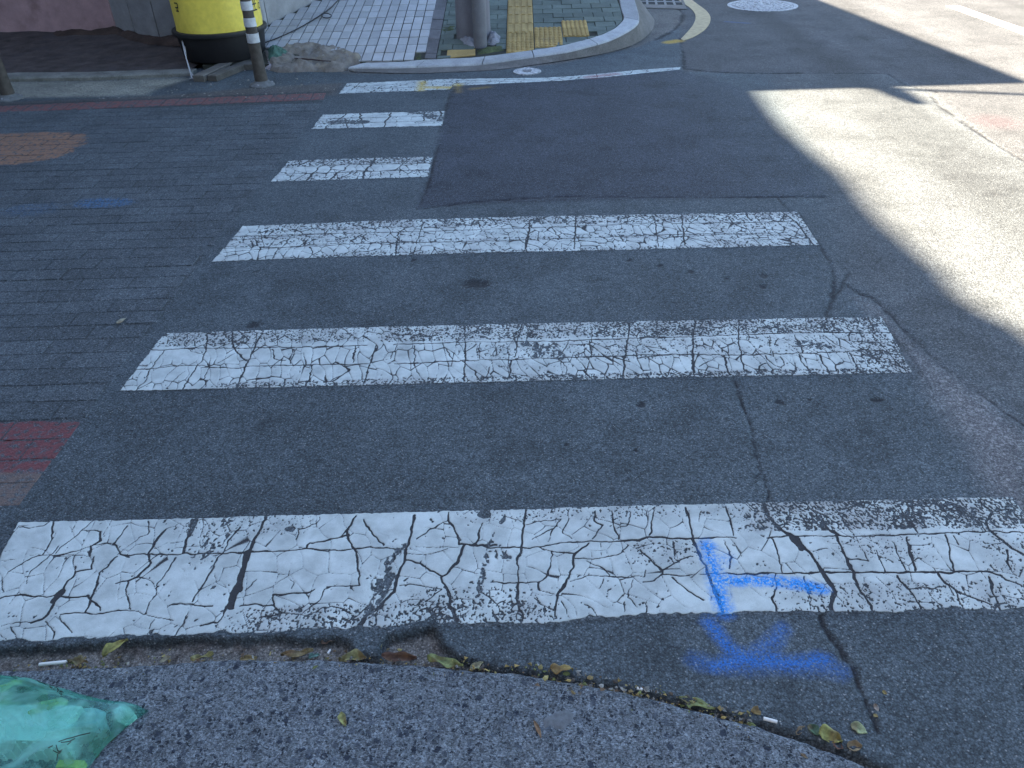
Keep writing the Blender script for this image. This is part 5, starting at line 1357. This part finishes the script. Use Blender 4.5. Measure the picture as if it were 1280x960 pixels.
# ------------------------------------------------------------------ leaves, butts and crumbs
GR, YG, YE, BR, TN, PL_ = (.13, .20, .06), (.30, .30, .07), (.42, .32, .06), (.12, .055, .03), (.30, .20, .10), (.40, .42, .24)
def leaf(px, py, a_px, b_px, width, colr, label, curl=.35, z=.008, wig=.1, lobes=0, fold=.25, grp='fallen leaves', z0=None):
    """a_px -> b_px is the midrib in the photograph, width in metres"""
    zc = 0.0 if z0 is None else z0
    a, b = P(*a_px, zc), P(*b_px, zc); c = (a + b) / 2; d = (b - a)[:2]; L_ = np.linalg.norm(d); ang_ = math.atan2(d[1], d[0])
    n, mm = 13, 7; v = []; f = []; sd = int(px * 7 + py) % 97
    rg = np.random.default_rng(sd)
    for i in range(n):
        t = i / (n - 1); w = width * .5 * (math.sin(math.pi * min(1, t * 1.02 + .03)) ** .8) * (1 - .35 * t) * 1.25 + .0006
        if lobes: w *= 1 + .35 * math.cos(t * math.pi * lobes)
        for j in range(mm):
            s = (j / (mm - 1) - .5) * 2
            ww = w * (1 + .25 * (vnoise(t * 6 + sd, s * 2, 3) - .5))
            zz_ = z * .3 + curl * L_ * .55 * (t - .5) ** 2 + fold * abs(s) * ww + wig * L_ * .55 * (vnoise(t * 4 + sd, s * 1.6 + sd, 1) - .35)
            v.append(((t - .5) * L_, s * ww + .06 * L_ * math.sin(t * 3 + sd), max(.0015, zz_)))
    f = [(i * mm + j, (i + 1) * mm + j, (i + 1) * mm + j + 1, i * mm + j + 1) for i in range(n - 1) for j in range(mm - 1)]
    me = mesh_from('leaf', v, f, True); o = link('leaf', me, m_leaf)
    cc = np.array(colr); vv = np.array(v); mixv = (vnoise(vv[:, 0] * 90, vv[:, 1] * 90, 2) * .7 + .45)[:, None]; cc = cc * .8 + .03
    br = sstep(.55, .8, vnoise(vv[:, 0] * 60 + sd, vv[:, 1] * 60, 5))[:, None]
    attr(me, 'tint', cc[None] * mixv * (1 - br * .6) + np.array([.13, .07, .03])[None] * br * .6)
    sm = o.modifiers.new('thickness', 'SOLIDIFY'); sm.thickness = .0006
    o.location = (*c[:2], zc); o.rotation_euler = (0, 0, ang_)
    return tag(o, label, 'leaf', grp)
ZS = .009
leaf(146, 812, (130, 823), (162, 803), .030, (.33, .31, .07), 'curled yellow-green leaf upright against the broken edge above the green bag', .7, .01, .5, 0, .55)
leaf(500, 822, (478, 821), (521, 826), .024, (.12, .05, .025), 'curled dark brown leaf in the gap below the white stripe', .5, .006, .35, 0, .6, z0=-.006)
leaf(562, 827, (534, 826), (580, 832), .026, (.22, .26, .07), 'long green leaf with ragged rim in the pavement gap right of the brown one', .25, .008, .4, 3, .3, z0=0)
leaf(596, 832, (588, 838), (604, 829), .016, (.34, .32, .18), 'pale yellowish leaf scrap in the gap at the tip of the long green leaf', .4, .004, .6, 0, .3, z0=0)
leaf(703, 838, (688, 838), (716, 842), .030, (.42, .30, .07), 'crumpled golden leaf in the gap below the middle of the white stripe', .5, .008, .9, 2, .5)
leaf(430, 899, (427, 891), (432, 909), .015, (.34, .35, .10), 'small yellow-green leaf standing alone on the rough slab', .3, .006, .4, 0, .4, z0=ZS)
leaf(672, 912, (669, 902), (675, 924), .008, (.34, .20, .10), 'narrow tan leaf sliver on the rough slab', .3, .005, .3, 0, .5, z0=ZS)
leaf(870, 880, (848, 875), (894, 885), .022, (.25, .29, .09), 'long flat green leaf lying along the pavement gap below the blue spray', .12, .006, .25, 0, .2, z0=0)
leaf(945, 889, (941, 886), (950, 896), .020, (.40, .33, .10), 'small yellow leaf just above the white cigarette butt', .5, .008, .7, 2, .4)
leaf(1018, 914, (1012, 907), (1022, 922), .024, (.07, .15, .07), 'dark green leaf, upper left of the cluster near the bottom right', .4, .01, .5, 0, .4)
leaf(1036, 921, (1022, 918), (1052, 930), .036, (.36, .36, .08), 'crumpled bright yellow leaf in the cluster near the bottom right', .4, .01, .8, 2, .5)
leaf(1046, 931, (1040, 929), (1054, 936), .018, (.17, .08, .05), 'reddish brown leaf tip under the bright yellow leaf', .3, .004, .5, 0, .3)
leaf(1073, 913, (1063, 907), (1084, 918), .026, (.36, .42, .20), 'pale green leaf lying open on the asphalt right of the cluster', .2, .006, .3, 0, .25)
leaf(1066, 934, (1058, 934), (1077, 935), .022, (.36, .27, .14), 'small tan leaf below the pale green leaf', .5, .008, .6, 0, .5)
leaf(1106, 866, (1103, 864), (1109, 868), .008, (.45, .36, .10), 'tiny yellow leaf speck on the asphalt by the crack', .3, .003, .3)
leaf(1095, 885, (1092, 881), (1098, 889), .010, (.42, .36, .30), 'tiny pale leaf in the crack, upper one of two', .3, .004, .4)
leaf(1094, 895, (1092, 893), (1097, 897), .007, (.38, .30, .10), 'tiny yellow leaf in the crack, lower one of two', .3, .004, .4)
leaf(151, 402, (146, 405), (158, 399), .022, (.50, .50, .36), 'pale leaf lying alone on the grey street left of the crosswalk', .25, .008, .2, 0, .3)
leaf(255, 823, (240, 825), (268, 821), .018, (.36, .33, .12), 'yellow leaf scrap in the gap left of centre, right of the curled one', .4, .006, .8, 2, .4, z0=-.006)
leaf(95, 829, (84, 830), (112, 829), .022, (.20, .16, .06), 'torn olive brown leaf beside the white stick at the bag', .4, .006, .9, 3, .4, z0=-.004)
leaf(440, 824, (424, 826), (458, 825), .020, (.32, .30, .12), 'torn yellowish leaf in the gap just left of the brown one', .3, .005, .8, 3, .4, z0=-.004)
leaf(474, 813, (468, 822), (478, 806), .014, (.30, .27, .10), 'thin upright yellow leaf scrap above the curled brown leaf', .3, .006, .6, 0, .4, z0=-.01)
leaf(372, 818, (352, 823), (392, 812), .014, (.26, .20, .08), 'long brownish leaf strip slanting along the broken edge', .2, .004, .5, 0, .4, z0=-.012)
leaf(412, 803, (402, 806), (420, 800), .012, (.16, .09, .05), 'rusty brown leaf bit at the broken asphalt above the slab', .4, .004, .6, 0, .4, z0=-.012)
leaf(394, 822, (386, 823), (400, 820), .016, (.10, .24, .20), 'teal green leaf scrap in the gap beside the white chip', .3, .004, .6, 2, .3, z0=-.006)
leaf(310, 824, (300, 826), (322, 822), .012, (.33, .25, .10), 'tan leaf strip in the gap below the left half of the stripe', .3, .004, .6, 0, .3, z0=-.004)
leaf(208, 825, (200, 828), (214, 822), .012, (.36, .34, .22), 'pale leaf bit in the gap below the curled leaf', .3, .004, .6, 0, .3, z0=-.006)
leaf(1000, 912, (994, 917), (1006, 909), .010, (.32, .26, .16), 'thin tan leaf strip left of the leaf cluster', .3, .004, .5, 0, .4)
leaf(1005, 945, (1000, 943), (1010, 948), .006, (.28, .22, .12), 'tiny brown leaf bit on the slab below the cluster', .2, .003, .4, 0, .3, z0=ZS)
def stick(a, b, r, label, name='cigarette_butt', cat_='cigarette butt', z=0.0, tipc=None):
    p, q_ = P(*a, z), P(*b, z)
    o = MB().tube([tuple(p + np.array([0, 0, r])), tuple((p + q_) / 2 + np.array([0, 0, r * 1.05])), tuple(q_ + np.array([0, 0, r]))], r, 10).build(name, m_butt, None, True)
    return tag(o, label, cat_, 'white litter in the pavement gap')
stick((50, 832), (84, 828.5), .0042, 'long white paper stick lying above the green bag', 'paper_stick', 'paper stick')
stick((954, 899.5), (971, 904), .0042, 'white cigarette butt in the gap below the blue spray')
stick((796, 861.5), (803, 863), .0035, 'short white butt in the gap, left of the long flat green leaf')
stick((410, 818), (413, 813), .0028, 'short white chip standing in the gap left of the brown leaf', 'paper_chip', 'paper scrap', -.012)

m = Mat('litter_crumbs')
m_lit = m.finish(m.mul(m.attr('tint', 'Color'), m.ramp(m.noise(300, 2), .3, .7, .7, 1.2, False)), None, .85)
v = []; f = []; tc_ = []
pal = np.array([[.20, .15, .07], [.28, .24, .10], [.12, .08, .05], [.16, .16, .15], [.24, .24, .22], [.08, .07, .06], [.30, .22, .08], [.14, .16, .06]])
ge = np.array(SLAB_EDGE[2:15], float)
def crumb(x, y, z, s, c, flat):
    b = len(v); k = random.choice((3, 4, 5)); a0 = random.random() * 6.3; el = random.uniform(.3, 1)
    for i in range(k):
        a = a0 + i * 2 * math.pi / k; rr = s * random.uniform(.6, 1.2)
        u_, w_2 = rr * math.cos(a), rr * math.sin(a) * el
        v.append((x + u_ * math.cos(a0 * 3) - w_2 * math.sin(a0 * 3), y + u_ * math.sin(a0 * 3) + w_2 * math.cos(a0 * 3), z + random.uniform(0, flat))); tc_.append(c)
    v.append((x, y, z + s * random.uniform(.25, .7))); tc_.append(c)
    for i in range(k): f.append((b + i, b + (i + 1) % k, b + k))
for _ in range(1150):
    u = random.random() ** .9 * (len(ge) - 1.001); i = int(u); p = ge[i] * (1 - u + i) + ge[i + 1] * (u - i)
    w = P(p[0], p[1]); dense = vnoise(p[0] / 40, .5, 3)
    if random.random() > dense + .25: continue
    left_ = p[0] < 560
    dy = random.gauss(.006, .009) if not left_ else random.gauss(.016, .016)
    if random.random() < .08: dy = -abs(random.gauss(0, .03))
    zz_ = -.024 if (left_ and dy > .004) else (.001 if dy > .012 else (-.014 if dy > -.002 else .009))
    c = pal[random.randrange(8)] * random.uniform(.6, 1.25)
    crumb(w[0], w[1] + dy, zz_ + random.random() * .006, random.choice((.002, .0025, .003, .004, .006, .008)), c, .004)
# loose grit on the road
for _ in range(420):
    x = random.uniform(-3.2, 3.2); y = random.uniform(1.2, 7) ** 1.0
    crumb(x, y, .001, random.uniform(.0015, .0032) * (1 + y * .12), np.array([.2, .2, .19]) * random.uniform(.4, 1.6), .002)
for _ in range(260):
    p = (random.uniform(0, 420), random.uniform(98, 124)); w = P(*p); crumb(w[0], w[1], .002, random.uniform(.006, .014), np.array([.2, .19, .17]) * random.uniform(.3, 1.7), .004)
me = mesh_from('litter', v, f); attr(me, 'tint', np.array(tc_)); lo = link('litter', me, m_lit); lo['kind'] = 'stuff'; lo['label'] = 'leaf crumbs and grit along the pavement gap'

# ------------------------------------------------------------------ green plastic bag
out_px = [(186, 889), (168, 902), (140, 925), (122, 945), (104, 968), (60, 1010), (-60, 1070), (-260, 1050), (-330, 950), (-220, 880), (-80, 863), (10, 858), (60, 865), (100, 873), (135, 879), (165, 880)]
ol = np.array([P(x, y, ZS)[:2] for x, y in smooth_px(out_px + out_px[:1], 10)[:-1]])
cen = P(-70, 945, ZS)[:2]; tipw = P(186, 889, ZS)[:2]
nr, na = 70, len(ol)
rr2 = np.linspace(0, 1, nr)[:, None, None] ** .85
XYb = cen[None, None] + (ol[None] - cen[None, None]) * rr2
X, Y = XYb[..., 0], XYb[..., 1]
dst = sdf(X, Y, [tuple(p) for p in ol]); dst = np.maximum(dst, 0)
td = np.hypot(X - tipw[0], Y - tipw[1]); ta = np.arctan2(Y - tipw[1], X - tipw[0])
Hb = .048 + .080 * sstep(.03, .28, td)
zb_ = Hb * (1 - np.exp(-dst / .020))
ridge = 1 - np.abs(2 * vnoise(ta * 7 + 3, td * 5, 4) - 1)
ridge2 = 1 - np.abs(2 * fbm(X * 16, Y * 16, 2, 3) - 1)
zb_ = zb_ + sstep(0, .03, dst) * (.016 * (ridge - .5) + .016 * (ridge2 - .6) + .016 * (fbm(X * 7, Y * 7, 6, 2) - .5))
Z = ZS + .0015 + np.maximum(zb_, 0)
v = [tuple(p) for p in np.stack([X, Y, Z], -1)[1:].reshape(-1, 3)]
f = [(i * na + k, i * na + (k + 1) % na, (i + 1) * na + (k + 1) % na, (i + 1) * na + k) for i in range(nr - 2) for k in range(na)]
v.append((cen[0], cen[1], float(Z[0, 0]))); cI = len(v) - 1
f += [(cI, (k + 1) % na, k) for k in range(na)]
nb = len(v)
v += [(p[0], p[1], ZS + .0008) for p in ol]; f += [((nr - 2) * na + k, (nr - 2) * na + (k + 1) % na, nb + (k + 1) % na, nb + k) for k in range(na)]
bag = empty('plastic_bag', (*cen, ZS), 'translucent teal plastic bag lying on the slab in the lower left corner', 'plastic bag')
BGL = (*cen, ZS)
film = mesh_from('bag_film', v, f, True)
bm_ = bmesh.new(); bm_.from_mesh(film); bmesh.ops.recalc_face_normals(bm_, faces=bm_.faces); bm_.to_mesh(film); bm_.free()
fo = shift(link('bag_film', film, m_film, bag), BGL)
bvh = BVHTree.FromPolygons(v, f)
def lay(strokes_px, w, name):
    """ink strokes printed on the film: pixel polylines carried onto the bag's own surface"""
    mb = MB()
    for pts in strokes_px:
        q_ = []
        for (x0, y0), (x1, y1) in zip(pts[:-1], pts[1:]):
            n_s = max(1, int(math.hypot(x1 - x0, y1 - y0) / 1.5))
            q_ += [(x0 + (x1 - x0) * k / n_s, y0 + (y1 - y0) * k / n_s) for k in range(n_s)]
        q_.append(pts[-1]); w3 = []
        for x, y in q_:
            d = Vector(ray(x, y)).normalized(); h_ = bvh.ray_cast(Vector((0, 0, H)), d)
            if h_[0] is not None: w3.append((h_[0] - d * .0012, h_[1]))
        if len(w3) < 2: continue
        vv = []
        for k, (p, n0) in enumerate(w3):
            t_ = (w3[min(k + 1, len(w3) - 1)][0] - w3[max(k - 1, 0)][0]).normalized(); s_ = t_.cross(Vector(ray(640, 480)).normalized()).normalized()
            vv += [tuple(p + s_ * w / 2), tuple(p - s_ * w / 2)]
        mb.add(vv, [(2 * k, 2 * k + 1, 2 * k + 3, 2 * k + 2) for k in range(len(w3) - 1)])
    if mb.v: shift(mb.build(name, m_ink, bag), BGL)
def turned(chars, org, ux, uy):
    """letters given on a unit square, placed with pixel axes ux, uy"""
    o = []
    for k, ch in enumerate(chars):
        for st in ch: o.append([(org[0] + (a + k * 1.35) * ux[0] + b * uy[0], org[1] + (a + k * 1.35) * ux[1] + b * uy[1]) for a, b in st])
    return o
Sg = [[(1, .9), (.7, 1), (.2, .95), (.05, .75), (.3, .55), (.75, .45), (.95, .25), (.7, .03), (.25, 0), (0, .12)]]
Ug = [[(0, 1), (0, .25), (.3, 0), (.7, 0), (1, .25), (1, 1)]]
Ng = [[(0, 0), (0, 1), (1, 0), (1, 1)]]; Pg = [[(0, 0), (0, 1), (.8, .95), (.9, .7), (.75, .5), (0, .45)]]; Eg = [[(1, 1), (0, 1), (0, 0), (1, 0)], [(0, .5), (.8, .5)]]; Rg = Pg + [[(.4, .45), (1, 0)]]; Gg = [[(1, .85), (.6, 1), (.15, .85), (0, .5), (.15, .1), (.6, 0), (1, .15), (1, .45), (.6, .45)]]
lay(turned([Sg, Ug, Sg], (79.5, 866), (-4.6, -3.2), (-1.6, 3.4)) , .0024, 'printed_letters')
lay(turned([Rg, Eg, Pg, Pg, Rg, Gg, Ng], (85, 860), (-4.2, -1.85), (-1.0, 2.3)), .0016, 'printed_letters')
lay([[(33, 839), (38, 843), (43, 848), (49, 853), (55, 854), (59, 857)], [(37, 842), (42, 845), (47, 850)]], .0028, 'printed_mark')
lay([[(73, 927), (82, 924), (90, 922), (100, 919), (113, 916)], [(76, 928), (86, 927), (94, 923)], [(84, 931), (89, 927)], [(60, 935), (66, 932)], [(70, 931), (72, 938), (76, 940), (72, 943), (71, 951)], [(66, 938), (72, 941), (78, 937)]], .0022, 'printed_mark')
lay([[(0, 839), (9, 843), (22, 849)]], .0022, 'printed_mark')
# what lies inside the bag
def under(x, y, z, gap=.0045):
    h_ = bvh.ray_cast(Vector((x, y, 1.0)), Vector((0, 0, -1)))
    return ZS - .03 if h_[0] is None else max(ZS + .001, min(z, h_[0].z - gap))
pA, pB = P(-90, 950, ZS), P(93, 953, ZS); dA = (pB - pA)[:2]; LA = np.linalg.norm(dA); dA /= LA; nA = np.array([-dA[1], dA[0]])
def tray_box(u0, u1, v0, v1, z1):
    """box in tray directions, top kept below the film"""
    vv = []; ff = []; nu = max(1, int((u1 - u0) / .012)); nv = max(1, int((v1 - v0) / .012))
    for top in (0, 1):
        for i in range(nu + 1):
            for j in range(nv + 1):
                p = pA[:2] + dA * (u0 + (u1 - u0) * i / nu) + nA * (v0 + (v1 - v0) * j / nv)
                vv.append((p[0], p[1], under(p[0], p[1], z1) if top else ZS + .001))
    k = (nu + 1) * (nv + 1); ix = lambda t_, i, j: t_ * k + i * (nv + 1) + j
    for i in range(nu):
        for j in range(nv): ff += [(ix(1, i, j), ix(1, i + 1, j), ix(1, i + 1, j + 1), ix(1, i, j + 1))]
        ff += [(ix(0, i, 0), ix(0, i + 1, 0), ix(1, i + 1, 0), ix(1, i, 0)), (ix(0, i + 1, nv), ix(0, i, nv), ix(1, i, nv), ix(1, i + 1, nv))]
    for j in range(nv): ff += [(ix(0, 0, j + 1), ix(0, 0, j), ix(1, 0, j), ix(1, 0, j + 1)), (ix(0, nu, j), ix(0, nu, j + 1), ix(1, nu, j + 1), ix(1, nu, j))]
    return vv, ff
mbx = MB().add(*tray_box(0, LA, .004, .085, .085))
for k in range(14): mbx.add(*tray_box(LA * (k + .2) / 14, LA * (k + .6) / 14, 0, .0035, .082))
tb = tag(mbx.build('foam_tray', m_foam), 'white ribbed foam tray inside the green bag', 'foam tray', 'contents of the green bag')
def wad(px, py, r, hgt, mat, label, sd):
    c = P(px, py, .04)[:2]; mb = MB(); n, mm = 20, 10; vv = []; ff = []
    for i in range(mm + 1):
        ph = math.pi * i / mm
        for k in range(n):
            a = 2 * math.pi * k / n; q_ = 1 + .5 * (vnoise(math.cos(a) * 2 + sd, math.sin(a) * 2 + ph * 2, sd) - .5)
            vv.append((c[0] + r * q_ * math.sin(ph) * math.cos(a), c[1] + r * .75 * q_ * math.sin(ph) * math.sin(a), ZS + .003 + max(0, hgt * .5 * (1 - math.cos(ph) * q_))))
    vv = [(x, y, under(x, y, z)) for x, y, z in vv]
    ff = [(i * n + k, i * n + (k + 1) % n, (i + 1) * n + (k + 1) % n, (i + 1) * n + k) for i in range(mm) for k in range(n)]
    return tag(mb.add(vv, ff).build('paper_wad', mat, None, True), label, 'paper wad', 'contents of the green bag')
wad(20, 884, .075, .075, m_olive, 'olive paper wad at the top inside the green bag', 2)
wad(62, 900, .050, .075, m_olive, 'olive paper wad behind the tray inside the green bag', 5)
wad(112, 906, .040, .06, m_greyp, 'grey paper wad near the tip inside the green bag', 3)
wad(152, 890, .022, .04, m_foam, 'white paper wad in the tip of the green bag', 6)
wad(128, 922, .035, .05, m_dkgreen, 'dark green wad at the lower edge near the tip inside the green bag', 8)
wad(40, 878, .04, .09, m_dkgreen, 'dark green wad between the olive ones inside the green bag', 9)
vv, ff = tray_box(LA * .93, LA * 1.10, -.022, -.006, .03)
tag(MB().add(vv, ff).build('wrapper', m_yel2), 'yellow wrapper along the lower edge inside the green bag', 'wrapper', 'contents of the green bag')
